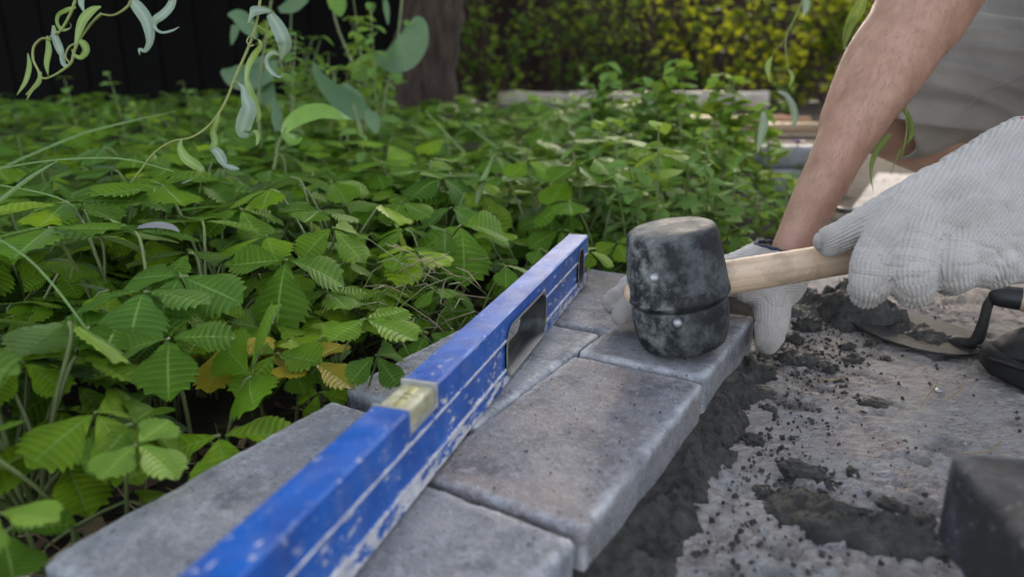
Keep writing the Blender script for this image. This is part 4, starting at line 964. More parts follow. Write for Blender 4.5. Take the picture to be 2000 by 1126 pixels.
for a in ((440, 670, .60, 0, .03, .045, 911, R(170), .5, 'yellow_leaf'), (610, 705, .58, 0, .03, .042, 912, R(240), .35, 'yellow_leaf'), (570, 660, .62, 0, .02, .040, 913, R(120), .4), (500, 690, .60, 0, .02, .035, 914, R(200), .6, 'yellow_leaf')):
    m_, l_, r_ = hero(*a); leaf_obj(m_, hp3, l_ - Vector(hp3.location), r_)
hp4 = empty('strawberry_plant', gz(840, 690, GND), 0, 'strawberry plant whose darker leaves lean over the blue level', 'strawberry plant', None)
for a in ((835, 650, .70, 0, .03, .045, 921, R(160), .5), (880, 640, .73, 0, .02, .04, 922, R(100), .6), (900, 440, .85, 0, .03, .075, 923, R(200), .8), (900, 480, .86, 0, .02, .045, 924, R(180), .5)):
    m_, l_, r_ = hero(*a); leaf_obj(m_, hp4, l_ - Vector(hp4.location), r_)

# ------------------------------------------------------------------ ribbons: long leaves traced through space
def ribbon(pts, wid, tw=None, seg=4, cup=.18, face=None, wavy=0):
    """pts 3D; wid per point; tw twist in degrees per point; width direction starts across the view of the leaf's length"""
    n = len(pts); tw = tw or [0] * n; q = spline([(*p, w_, a) for p, w_, a in zip(pts, wid, tw)], seg)
    P_ = [Vector(k[:3]) for k in q]; P_, fr = frames(P_); V = []; Fc = []
    for i, (p, (t, u, b)) in enumerate(zip(P_, fr)):
        vd = Vector(face) if face is not None else FW; s_ = t.cross(vd)
        if s_.length < 1e-4: s_ = u
        s_.normalize(); nn = s_.cross(t).normalized(); a = R(q[i][4]); sx = s_ * math.cos(a) + nn * math.sin(a); nx = nn * math.cos(a) - s_ * math.sin(a); hw = max(q[i][3], .0002) / 2
        wv = wavy * hw * math.sin(i * 1.3)
        V += [p - sx * hw + nx * (hw * cup + wv), p - sx * hw * .5 + nx * hw * cup * .3, p, p + sx * hw * .5 + nx * hw * cup * .3, p + sx * hw + nx * (hw * cup - wv)]
    for i in range(len(P_) - 1):
        for j in range(4): k = i * 5 + j; Fc.append((k, k + 5, k + 6, k + 1))
    return V, Fc
def px_ribbon(lst, t, wpx, tw=None, dt=None, cup=.2, wavy=0, seg=4):
    n = len(lst); dt = dt or [0] * n; ts = [t + d for d in dt]
    return ribbon([at(x, y, q) for (x, y), q in zip(lst, ts)], [w_ * .86 * q / FPX for w_, q in zip(wpx, ts)], tw, seg, cup, None, wavy)
def branch(label, base_px, t, stems, leaves, name='willow_branch', group=None, srad=.0013, cat='willow branch', stem_mat='willow_stem'):
    o = empty(name, at(*base_px, t), 0, label, cat, group); iv = Matrix.Translation(-Vector(o.location))
    for s_ in stems:
        pts, tt, rr = (s_ + (srad,))[:3] if len(s_) == 2 else s_
        q = [Vector(k) for k in spline([at(x, y, tt + d) for x, y, d in pts], 5)]; v, f = tube(q, [rr * (1.25 - .5 * i / len(q)) for i in range(len(q))], 8); mesh('stem', v, f, M[stem_mat], o).data.transform(iv)
    for mt, tt, lst, wd, *rest in leaves:
        tw = rest[0] if rest else None; dt = rest[1] if len(rest) > 1 else None; wavy = rest[2] if len(rest) > 2 else 0
        v, f = px_ribbon(lst, tt, wd, tw, dt, .12, wavy, 6); lf = mesh('leaf', v, f, M[mt], o); lf.data.transform(iv)
        a_ = lf.data.attributes.new('vein', 'FLOAT', 'POINT'); a_.data.foreach_set('value', [1.0 if i % 5 == 2 else (.25 if i % 5 in (0, 4) else 0.0) for i in range(len(v))])
    return o
W_, WP = 'willow', 'willow_pale'
branch('curly willow twig arching down across the strawberry bed with twisted pale leaves', (505, -20), .78,
  [([(512, -60, 0), (508, 0, 0), (497, 60, 0), (480, 105, .0), (460, 150, 0), (440, 200, .0), (412, 242, .0), (375, 268, 0), (335, 277, .0), (300, 300, 0), (275, 332, 0), (250, 362, .01), (205, 385, .02), (165, 400, .03)], .78),
   ([(497, 75, 0), (490, 70, -.005), (482, 80, -.01), (488, 90, -.01), (495, 88, 0)], .78, .0007), ([(470, 165, 0), (460, 160, -.004), (455, 165, 0)], .78, .0008)],
  [(WP, .775, [(527, 28), (540, 48), (553, 75), (556, 92), (548, 117)], [18, 30, 34, 30, 4], [0, 10, 25, 40, 60], [0, 0, 0, .005, .01]),
   (WP, .78, [(546, 108), (532, 103), (521, 113), (522, 130), (535, 145), (548, 150), (551, 143)], [4, 10, 12, 11, 9, 5, 1], [50, 20, -10, -20, 0, 20, 30], [0, .005, .01, .0, -.005, 0, 0]),
   (WP, .775, [(530, 22), (510, 20), (494, 22), (486, 35), (489, 44), (505, 52), (527, 65)], [5, 17, 22, 22, 18, 10, 3], [20, 10, 0, -40, -100, -120, -140], [0, -.004, -.008, 0, .008, .012, .01]),
   (W_, .785, [(497, 74), (507, 80), (508, 92), (496, 108), (484, 130), (481, 155), (488, 180), (498, 205), (505, 228), (500, 238)], [2, 7, 10, 14, 17, 16, 18, 18, 12, 2], [70, 60, 40, 10, -20, -35, 10, 30, 30, 20], [0, 0, 0, .005, .01, .01, .005, .0, 0, 0]),
   (WP, .775, [(466, 163), (475, 172), (478, 190), (485, 212), (477, 240), (474, 258), (487, 266)], [4, 12, 22, 34, 36, 28, 6], [20, 10, -15, 10, 20, 10, 0], [0, 0, -.003, -.005, 0, .004, .01]),
   (W_, .78, [(487, 262), (495, 255), (503, 262), (503, 276), (500, 285)], [14, 12, 10, 7, 1], [120, 60, 20, 10, 0]),
   (W_, .778, [(428, 222), (424, 238), (417, 258), (420, 278), (414, 295)], [3, 11, 16, 14, 18], [10, 40, 60, 30, 60]),
   (WP, .778, [(412, 290), (425, 298), (434, 312), (440, 322), (455, 327), (468, 330)], [10, 22, 20, 12, 13, 1], [10, -10, 15, 30, 20, 10]),
   (W_, .775, [(355, 270), (352, 288), (362, 308), (382, 322), (393, 332), (385, 346), (365, 355), (354, 358)], [3, 14, 22, 22, 20, 24, 14, 2], [30, 10, 0, 20, 60, 100, 120, 130]),
   (W_, .78, [(300, 300), (303, 308), (293, 316), (283, 310)], [3, 8, 9, 2], [0, 40, 80, 90])])
branch('curly willow twig hanging against the black shade with looping leaves', (150, -20), .80,
  [([(262, -40, 0), (256, 0, 0), (246, 16, 0), (222, 30, 0), (197, 28, .0)], .80), ([(155, -50, 0), (147, 0, 0), (133, 36, .0), (114, 64, 0), (104, 52, 0)], .80), ([(150, 86, 0), (144, 104, 0), (138, 124, 0), (115, 142, .0), (92, 153, 0), (80, 152, 0)], .80),
   ([(98, 78, 0), (82, 76, 0), (66, 92, 0), (65, 118, 0), (76, 142, .0), (72, 160, 0), (52, 185, 0)], .80, .0011), ([(114, 64, 0), (100, 72, .01), (92, 78, .01)], .80), ([(147, 86, 0), (135, 92, .0), (128, 110, 0), (137, 125, 0)], .80, .0009), ([(340, -30, 0), (333, 0, 0)], .80), ([(197, 28, 0), (175, 50, .005), (150, 86, 0)], .80)],
  [(W_, .797, [(197, 13), (180, 20), (163, 36), (154, 58), (147, 86)], [3, 16, 22, 20, 8], [10, 10, 0, -10, -20]), (W_, .797, [(152, 78), (164, 86), (168, 100), (158, 112), (146, 108), (140, 96)], [8, 16, 14, 10, 7, 2], [0, 20, 40, 20, 0, 0]),
   (WP, .80, [(255, 0), (270, 16), (285, 38), (292, 62), (292, 84), (283, 99), (272, 97), (273, 108)], [18, 28, 27, 22, 14, 9, 6, 1], [0, 0, 10, 20, 40, 30, 10, 0]),
   (WP, .80, [(340, -10), (332, 12), (318, 28), (303, 40), (302, 53), (315, 63), (335, 60), (350, 53)], [14, 22, 20, 16, 11, 9, 6, 1], [0, -10, 0, 30, 60, 40, 20, 0]),
   (WP, .803, [(104, 50), (107, 72), (117, 98), (128, 125)], [6, 15, 17, 2], [0, 10, 0, -20]), (W_, .80, [(92, 70), (95, 96), (91, 125), (94, 148)], [4, 12, 10, 1], [40, 20, 30, 30]), (W_, .80, [(54, 104), (57, 128), (50, 158), (33, 186)], [2, 10, 10, 1], [20, 10, 10, 10]),
   (WP, .80, [(160, -10), (158, 5), (164, 24)], [12, 14, 2]), (W_, .80, [(148, 14), (130, 20), (114, 30), (112, 46), (122, 58), (138, 54), (136, 44)], [6, 9, 8, 7, 9, 8, 2], [0, 30, 60, 40, 20, 50, 60]), (W_, .80, [(80, 140), (76, 160), (62, 176), (52, 196)], [3, 9, 7, 1], [30, 30, 20, 10]),
   (WP, .80, [(120, 98), (119, 115), (126, 128), (138, 125)], [3, 7, 8, 3])])
branch('curly willow leaf hanging in front of the bare forearm', (1690, -40), .90, [([(1700, -60, 0), (1688, 0, 0)], .90)],
  [(W_, .88, [(1690, -12), (1680, 15), (1664, 42), (1654, 70), (1648, 98)], [10, 30, 30, 24, 2], [0, 10, 25, 30, 30]), (WP, .885, [(1670, 30), (1652, 55), (1650, 85), (1656, 104)], [8, 16, 16, 2], [30, 50, 40, 30])])
branch('blurred willow twig drooping over the log with pale narrow leaves', (1545, -30), 1.25, [([(1590, -60, 0), (1560, 20, 0), (1535, 75, 0), (1540, 140, 0)], 1.25, .0012), ([(1535, 75, 0), (1508, 110, .05), (1500, 160, .1)], 1.25, .0012)],
  [(WP, 1.25, [(1568, -15), (1575, 10), (1568, 35)], [10, 18, 2]), (WP, 1.2, [(1518, 178), (1535, 185), (1548, 205), (1553, 230), (1548, 252)], [4, 14, 18, 16, 3], [0, 20, 10, 0, 0]), (WP, 1.2, [(1490, 218), (1493, 240), (1486, 270), (1480, 298)], [8, 20, 16, 3]), (W_, 1.25, [(1508, 110), (1500, 130), (1503, 160)], [3, 14, 2]), (W_, 1.25, [(1540, 135), (1548, 150), (1542, 170)], [3, 10, 2])])
branch('dark green drooping willow leaves between the forearm and the bare knee', (1770, 140), .86, [([(1765, 60, 0), (1768, 200, 0), (1772, 250, 0), (1760, 310, 0)], .86, .0012)],
  [(W_, .86, [(1760, 205), (1778, 230), (1782, 260), (1770, 282)], [14, 30, 22, 4], [20, 40, 30, 30]), (W_, .87, [(1740, 262), (1716, 290), (1702, 330), (1706, 378)], [8, 22, 20, 2], [0, 30, 40, 50]), (W_, .86, [(1765, 285), (1752, 310), (1740, 345)], [8, 26, 4], [40, 60, 60])])
dw = branch('withered grey curled willow leaf resting on the strawberry leaves', (280, 450), .62, [], [('dead_willow', .66, [(258, 448), (275, 442), (305, 438), (335, 443), (350, 452)], [3, 13, 17, 13, 3], [30, 40, 30, 20, 10]), ('willow', .665, [(215, 428), (240, 442), (280, 460), (320, 466), (350, 474)], [3, 14, 14, 9, 2], [40, 40, 40, 30, 20])], name='fallen_leaf', cat='leaf')
# ------------------------------------------------------------------ grass blades and dry stalks
GG = 'long thin grass blades crossing the bed'
for lab, t, lst, wd in (('long pale grass blade slanting down through the strawberry leaves', .52, [(-20, 455), (60, 510), (130, 590), (200, 690)], [5, 6, 6, 5]), ('thin straight grass blade reaching up over the bed', .95, [(345, 217), (240, 240), (150, 265), (20, 320), (-20, 345)], [1, 5, 6, 6, 6]),
    ('broad dark grass blade crossing the left of the bed', .70, [(115, 312), (60, 345), (0, 390), (-20, 400)], [2, 9, 11, 11]), ('arched dark grass stem over the strawberry leaves', .72, [(340, 335), (240, 310), (110, 312), (-10, 330)], [3, 4, 4, 4]), ('thin brown grass stem lying over the bed', .68, [(-10, 360), (60, 372), (110, 385), (145, 403)], [4, 4, 4, 3]),
    ('upright silvery grass blade beside the blue level', 1.0, [(965, 300), (955, 325), (940, 360), (930, 400)], [2, 8, 16, 6]), ('fine grass stalk rising behind the blue level', .98, [(908, 375), (885, 430), (868, 470)], [2, 3, 3]), ('slender seedling stalk in the shade under the leaves', .60, [(350, 530), (375, 590), (380, 690), (382, 700)], [3, 4, 4, 4]),
    ('thin grass blade arching over the far bed', 1.5, [(830, 215), (880, 270), (920, 310)], [2, 5, 4]), ('second thin grass blade beside the arching one in the far bed', 1.45, [(900, 235), (960, 280), (1020, 320)], [2, 5, 4])):
    v, f = px_ribbon(lst, t, wd, None, None, .4, 0, 5); o = mesh('grass_blade', v, f, M['grass']); o.data.transform(Matrix.Translation(-at(*lst[-1], t))); o.location = at(*lst[-1], t); tag(o, lab, 'grass', GG)
rn = random.Random(8); mb = MB()
for i in range(420):                    # dry stalks and runners tangled at the edge of the bed
    u = rn.uniform(-.02, .75); dist = abs(rn.gauss(.012, .03)) - .004; b0 = Vector((-.242, .319, 0)) + PD * u - PN * dist; b0.z = GND
    a = rn.uniform(0, 6.28); L = rn.uniform(.03, .10); dr = Vector((math.cos(a), math.sin(a), rn.uniform(.05, .9 if u > .3 else .5))).normalized(); bend = Vector((rn.uniform(-.5, .5), rn.uniform(-.5, .5), -.25)) * L
    mb.add(*tube([b0, b0 + dr * L * .5 + bend * .1, b0 + dr * L + bend * .5], [.0009, .0008, .0004], 4), rn.choice((0, 0, 1, 1, 2)))
for i in range(85):                     # paler straw by the near part of the level
    q = at(rn.uniform(720, 920), rn.uniform(500, 670), rn.uniform(.68, .84)); q.z = max(q.z, GND + .004); a = rn.uniform(0, 6.28); dr = Vector((math.cos(a), math.sin(a), rn.uniform(-.8, .9))).normalized(); L = rn.uniform(.03, .08)
    p0 = q - dr * L / 2; p1 = q + dr * L / 2; p0.z = max(p0.z, GND); p1.z = max(p1.z, GND)
    if row_side(p0.x, p0.y) < 0 or row_side(p1.x, p1.y) < 0: continue
    mb.add(*tube([p0, q + Vector((0, 0, .006)), p1], [.0005, .0007, .0004], 4), rn.choice((0, 2, 2)))
o = mb.build('dry_stalks', [M['straw'], M['litter'], M['stalk']]); o['kind'] = 'stuff'
mb = MB()
for i in range(520):                    # crumbled dead leaves and soil bits below
    u = rn.uniform(-.1, .8); b0 = Vector((-.242, .319, 0)) + PD * u - PN * abs(rn.gauss(.0, .06)); s_ = rn.uniform(.003, .010); e = Euler((rn.uniform(-.8, .8), rn.uniform(-.8, .8), rn.uniform(0, 6))).to_matrix()
    q = [(-1, -.6, 0), (.2, -.8, .2), (1, 0, 0), (.3, .7, .25), (-.8, .6, .1)]; mb.add([b0 + Vector((0, 0, GND + .003)) + e @ (Vector(k) * s_) for k in q], [(0, 1, 2, 3, 4)], rn.choice((0, 1, 1)))
o = mb.build('leaf_litter', [M['straw'], M['litter']], None, False); o['kind'] = 'stuff'
for i, l in enumerate([[(1850, 777), (1870, 768), (1876, 752), (1868, 742)], [(1835, 740), (1818, 765), (1800, 790)], [(1880, 885), (1930, 880), (1955, 862)], [(1590, 735), (1625, 742), (1650, 735)]]):
    pts = [gz(x, y, SLAB + .005 + .003 * math.sin(k * 2)) for k, (x, y) in enumerate(l)]; v, f = tube([Vector(k) for k in spline(pts, 4)], .0007, 5); o = mesh('straw', v, f, M['straw']); tag(o, 'thin dry straw bent on the bare concrete', 'straw', 'straws on the concrete')

# ------------------------------------------------------------------ weeds with smooth oval leaves right of the bed
def oval(L, W, curl=1.5, fold=.2, seg=5):
    V = []; Fc = []
    for i in range(seg + 1):
        s = i / seg; w_ = W * math.sin(math.pi * (s ** .85 * .97 + .02)) ** .85; y = L * s
        V += [Vector((-w_, y, fold * w_ - curl * y * y)), Vector((0, y, -curl * y * y)), Vector((w_, y, fold * w_ - curl * y * y))]
    for i in range(seg):
        for j in (0, 1): k = i * 3 + j; Fc.append((k, k + 1, k + 4, k + 3))
    return V, Fc
def weed(h, nl, L, seed, wr=.36, lean=.25, opp=True):
    """one upright weed: stem plus leaves -> (stem mesh data, list of leaf data)"""
    rn = random.Random(seed); ln = Vector((rn.uniform(-1, 1), rn.uniform(-1, 1), 0)) * lean * h; st = [Vector(q) for q in spline([(0, 0, 0), ln * .25 + Vector((0, 0, h * .4)), ln * .6 + Vector((0, 0, h * .75)), ln + Vector((0, 0, h))], 4)]
    leaves = []
    for i in range(nl):
        s = .22 + .78 * (i // 2) / max(1, (nl - 1) // 2); p = st[min(len(st) - 1, int(s * (len(st) - 1)))]; yaw = (i // 2) * 1.57 + (i % 2) * math.pi + rn.uniform(-.4, .4); sc = (1 - .45 * s) * rn.uniform(.8, 1.2)
        v, f = oval(L * sc, L * sc * wr * rn.uniform(.85, 1.15), rn.uniform(.5, 6) * (.05 / L), rn.uniform(0, .5)); m3 = Matrix.Rotation(yaw, 3, 'Z') @ Matrix.Rotation(rn.uniform(-.1, .9) - .55 * s, 3, 'X') @ Matrix.Rotation(rn.uniform(-.4, .4), 3, 'Y')
        leaves.append(([p + m3 @ k for k in v], f))
    return st, leaves
def weed_proto(h, nl, L, seed, mt, **kw):
    st, lv = weed(h, nl, L, seed, **kw); v, f = tube(st, [.0022 * (1.1 - .6 * i / len(st)) for i in range(len(st))], 6, False); a = bpy.data.meshes.new('stem'); a.from_pydata([tuple(p) for p in v], [], f); a.materials.append(M['stalk']); out = [('stem', a)]
    for v, f in lv:
        m = bpy.data.meshes.new('leaf'); m.from_pydata([tuple(p) for p in v], [], f); m.materials.append(M[mt]); m.polygons.foreach_set('use_smooth', [True] * len(f)); out.append(('leaf', m))
    return out
WPR = [weed_proto(rn.uniform(.13, .24), rn.choice((10, 12, 14)), rn.uniform(.045, .065), 40 + i, rn.choice(('weed_leaf', 'weed_leaf', 'weed_yel'))) for i in range(8)]
WSM = [weed_proto(rn.uniform(.06, .12), 8, rn.uniform(.032, .045), 60 + i, rn.choice(('weed_leaf', 'weed_yel'))) for i in range(5)]
def put_weed(pr, x, y, sc, label, group, z=GND, name='weed'):
    e = empty(name, (x, y, z), rn.uniform(0, 6.28), label, 'weed', group); e.scale = (sc, sc, sc)
    for nm, m in pr: o = bpy.data.objects.new(nm, m); SC.collection.objects.link(o); o.parent = e
    return e
GW = 'leafy weeds between the bed and the path'; c = 0
for i in range(900):
    y = 1.0 + 2.2 * rn.random() ** 1.7; x = rn.uniform(.10, .95)
    px, py, z = pix((x, y, 0)); lim = 1560 if y < 1.9 else 1640
    if not (1150 < px < lim) or row_side(x, y) > .28 + .0 * y and px < 1150: continue
    if px > 1490 and y < 1.30: continue
    if c > 175: break
    near_path = px > 1440
    put_weed(rn.choice(WSM if near_path or rn.random() < .3 else WPR), x, y, rn.uniform(.75, 1.1), 'leafy green weed with smooth oval leaves between bed and path', GW); c += 1
for i in range(34):
    y = rn.uniform(1.3, 3.4); x = rn.uniform(-.55, .16) * y; put_weed(rn.choice(WPR), x, y, rn.uniform(.8, 1.05), 'leafy weed poking up among the strawberry plants', 'weeds among the strawberries')
for px, py, hh in ((1205, 300, .33), (1235, 320, .30), (1175, 330, .28), (1350, 330, .34), (1385, 340, .30), (1330, 360, .28), (1455, 300, .26), (1290, 320, .28), (1160, 310, .27), (1410, 310, .30), (1250, 300, .32), (1500, 320, .24)):
    q = Vector((ray(px, py).x * 1.75, 1.72, GND)); pr = weed_proto(hh, 32, .072, int(px), rn.choice(('weed_leaf', 'weed_yel'))); put_weed(pr, q.x, q.y, 1, 'tall leafy weed standing above the others before the log', 'tall weeds before the log')

# tall weeds in front of the dark shade and trunk: each with its own broad leaves
branch('tall weed with a large rounded glaucous leaf beside the tree trunk', (745, 260), 1.9, [([(745, 300, 0), (750, 200, 0), (772, 110, 0), (785, 0, 0), (790, -60, 0)], 1.9, .003), ([(720, 300, .1), (700, 160, .1), (655, 40, .1), (650, -40, .1)], 1.9, .003)],
  [('blue_leaf', 1.88, [(735, 105), (755, 115), (785, 108), (808, 80), (815, 48), (805, 38)], [14, 56, 72, 66, 44, 12], [0, 10, 0, -10, 0, 0]), ('blue_leaf', 1.9, [(760, 135), (770, 128), (795, 115)], [8, 40, 30]), ('weed_leaf', 1.9, [(648, -10), (660, 10), (665, 32)], [30, 40, 8]), ('weed_yel', 1.95, [(735, 118), (738, 150), (742, 178)], [8, 22, 4]), ('blue_leaf', 1.9, [(752, 0), (755, 20), (758, 48)], [10, 14, 3]), ('weed_leaf', 1.9, [(690, 155), (700, 140), (722, 125), (730, 150)], [10, 40, 50, 20])], name='tall_weed', cat='weed', stem_mat='stalk')
branch('broad weed with long grey-green pointed leaf lying over the bed', (690, 240), 1.5, [([(705, 260, 0), (690, 205, 0)], 1.5, .003)],
  [('blue_leaf', 1.5, [(612, 122), (625, 150), (650, 178), (680, 200), (712, 228)], [6, 26, 46, 60, 40], [10, 20, 20, 20, 10]), ('blue_leaf', 1.55, [(672, 165), (690, 195), (705, 230)], [16, 46, 30]), ('blue_leaf', 1.5, [(735, 260), (728, 235), (715, 215)], [10, 34, 12])], name='broad_weed', cat='weed', stem_mat='stalk')
branch('broad bright green leaf arching out of the bed on its stalk', (560, 300), 1.15, [([(535, 330, 0), (545, 280, 0), (558, 250, 0)], 1.15, .002)],
  [('bright_leaf', 1.15, [(552, 262), (565, 240), (592, 222), (628, 216), (660, 224), (686, 233)], [16, 44, 52, 40, 24, 2], [30, 30, 25, 20, 20, 20], [0, 0, 0, 0, 0, .02]), ('bright_leaf', 1.15, [(556, 260), (575, 275), (590, 268)], [20, 36, 10], [50, 50, 50])], name='broad_weed', cat='weed', stem_mat='stalk')
branch('pale lobed leaves of a tall weed standing before the black shade', (500, 260), 1.7, [([(510, 290, 0), (505, 200, 0), (515, 100, 0), (530, 0, 0)], 1.7, .003)],
  [('blue_leaf', 1.7, [(432, 138), (455, 148), (485, 150), (520, 138), (540, 118)], [10, 50, 60, 50, 10], [10, 0, 0, 10, 0]), ('blue_leaf', 1.72, [(505, 110), (508, 150), (520, 190), (512, 206)], [24, 50, 40, 4]), ('blue_leaf', 1.7, [(445, 28), (465, 32), (485, 52), (500, 75)], [6, 34, 36, 10]), ('blue_leaf', 1.7, [(460, 50), (456, 70), (452, 88)], [20, 16, 3]), ('blue_leaf', 1.7, [(545, 20), (570, 10), (595, -8)], [14, 34, 30]), ('blue_leaf', 1.5, [(545, 255), (540, 225), (535, 190)], [20, 26, 6])], name='tall_weed', cat='weed', stem_mat='stalk')
for k in range(26):
    px = rn.uniform(530, 770); t = rn.uniform(1.5, 2.4); q = at(px, 200, t); q.z = GND; pr = weed_proto(rn.uniform(.28, .50), 20, rn.uniform(.05, .085), 800 + k, rn.choice(('weed_leaf', 'weed_leaf', 'weed_yel')), wr=rn.uniform(.22, .4)); put_weed(pr, q.x, q.y, 1, 'tall tangled weed growing between the bed and the trunk', 'tall weeds near the trunk')
for k in range(12):
    px = rn.uniform(60, 470); t = rn.uniform(2.2, 3.2); q = at(px, 200, t); q.z = GND; pr = weed_proto(rn.uniform(.18, .32), 12, rn.uniform(.04, .07), 850 + k, 'weed_leaf'); put_weed(pr, q.x, q.y, 1, 'dim weed at the shaded back of the bed', 'weeds in the dark shade')

# ------------------------------------------------------------------ background: log, bricks, stone, fence, shed, trees, shrubs
la, lb = at(975, 207, 5.0), at(1500, 188, 4.6); la.z = .075; lb.z = .085; rad = .062
lg = empty('log', (la + lb) / 2, 0, 'long grey weathered log lying behind the weeds', 'log'); iv = Matrix.Translation(-Vector(lg.location))
pts = [la.lerp(lb, k / 12) + Vector((0, .01 * math.sin(k), .004 * math.sin(k * 1.7))) for k in range(13)]; v, f = tube(pts, [rad * (1 + .06 * math.sin(k * 2.1)) for k in range(13)], 20, False); o = mesh('trunk', v, f, M['log'], lg); o.data.transform(iv)
v, f = tube([lb + (lb - la).normalized() * .002, lb + (lb - la).normalized() * .004], [rad * .93] * 2, 20, False); mesh('cut_end', v, f, M['timber'], lg).data.transform(iv)
for i in range(9):                       # old bricks under and before the log
    q = lb.lerp(la, .02 + .05 * i if i < 5 else .03 + .07 * (i - 5)); q = Vector((q.x + rn.uniform(-.02, .02) + .02 * i, q.y - .16 - .12 * (i >= 5), GND + (.065 if i < 5 else .06)))
    v, f = rbox(.23, .11, .062, .006, .02, .002, i); o = mesh('brick', v, f, M['brick']); o.location = q; o.rotation_euler = (0, 0, rn.uniform(-.25, .25)); tag(o, 'old orange brick lying in the row before the log', 'brick', 'bricks before the log')
for k, (x0, x1, yy, z0) in enumerate(((.1, .9, 3.55, .02), (.75, 1.7, 3.3, .0))):
    v, f = rbox(x1 - x0, .10, .05, .006, .03, .003, k + 3); o = mesh('timber', v, f, M['timber']); o.location = ((x0 + x1) / 2 + .5, yy + .5, z0 + .01); o.rotation_euler = (0, 0, R(-4 + 6 * k)); tag(o, ('old brown timber beam half hidden by weeds near the bricks', 'second brown timber beam lying nearer the path')[k], 'timber')
q = gz(1540, 318, GND); q = at(1540, 305, 2.0); v, f = rbox(.17, .10, .06, .014, .012, .003, 8); o = mesh('stone_block', v, f, M['stone']); o.location = (q.x, q.y, q.z + .03); tag(o, 'pale grey stone block at the edge of the weeds behind the forearm', 'stone block')
v, f = rbox(.19, .12, q.z - GND + .01, .012, .02, .003, 9); o = mesh('stone_block', v, f, M['stone']); o.location = (q.x + .01, q.y, q.z - .03); tag(o, 'lower stone block carrying the pale grey one behind the weeds', 'stone block')
fl = empty('flower', at(1558, 280, 1.95), 0, 'small purple flower beside the pale stone block', 'flower')
for k in range(7):
    v, f = oval(.022, .009, 6, .3); m3 = Matrix.Rotation(k * .9, 3, 'Z') @ Matrix.Rotation(.5, 3, 'X'); mesh('petal', [m3 @ p for p in v], f, M['petal'], fl)
v, f = tube([Vector((0, 0, 0)), Vector((.01, .01, -.1)), Vector((.012, .012, -.20))], .002, 6); mesh('stem', v, f, M['stalk'], fl)
hs_ = [gz(x, y, SLAB + .012) for x, y in ((1625, 405), (1660, 412), (1700, 404), (1760, 380), (1850, 340))]; v, f = tube([Vector(k) for k in spline(hs_, 5)], .006, 8); tag(mesh('garden_hose', v, f, M['hose']), 'dark thin hose curving over the ground behind the glove', 'hose')

# plank fence across the back
fe = empty('fence', (0, 9.0, GND), 0, 'tall dark brown plank fence closing the garden', 'fence')
v, f = rbox(.135, .022, 1.6, .003, .06); pm = bpy.data.meshes.new('plank'); pm.from_pydata([(a, b, c + 1.6) for a, b, c in v], [], f); pm.materials.append(M['fence'])
for i in range(106):
    o = bpy.data.objects.new('plank', pm); SC.collection.objects.link(o); o.parent = fe; o.location = (-3.2 + i * .128, .014 * (i % 2) + rn.uniform(-.002, .002), rn.uniform(-.02, .02))
for zz in (.35, 1.25): v, f = box((3.5, .035, zz), (13.6, .04, .09)); mesh('rail', v, f, M['fence'], fe, False)
# dark shed on the left
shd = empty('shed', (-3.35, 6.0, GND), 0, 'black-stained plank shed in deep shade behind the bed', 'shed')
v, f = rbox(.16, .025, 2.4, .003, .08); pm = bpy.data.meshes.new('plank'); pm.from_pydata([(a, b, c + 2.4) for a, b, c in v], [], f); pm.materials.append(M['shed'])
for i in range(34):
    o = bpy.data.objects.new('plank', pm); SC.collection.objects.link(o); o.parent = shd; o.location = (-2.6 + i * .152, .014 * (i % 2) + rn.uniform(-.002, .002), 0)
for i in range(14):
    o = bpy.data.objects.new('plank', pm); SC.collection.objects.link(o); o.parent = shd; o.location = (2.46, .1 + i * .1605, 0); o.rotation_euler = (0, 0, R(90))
v, f = box((0, 1.0, 2.50), (6.4, 3.6, .08)); mesh('roof', v, f, M['shed'], shd, False)

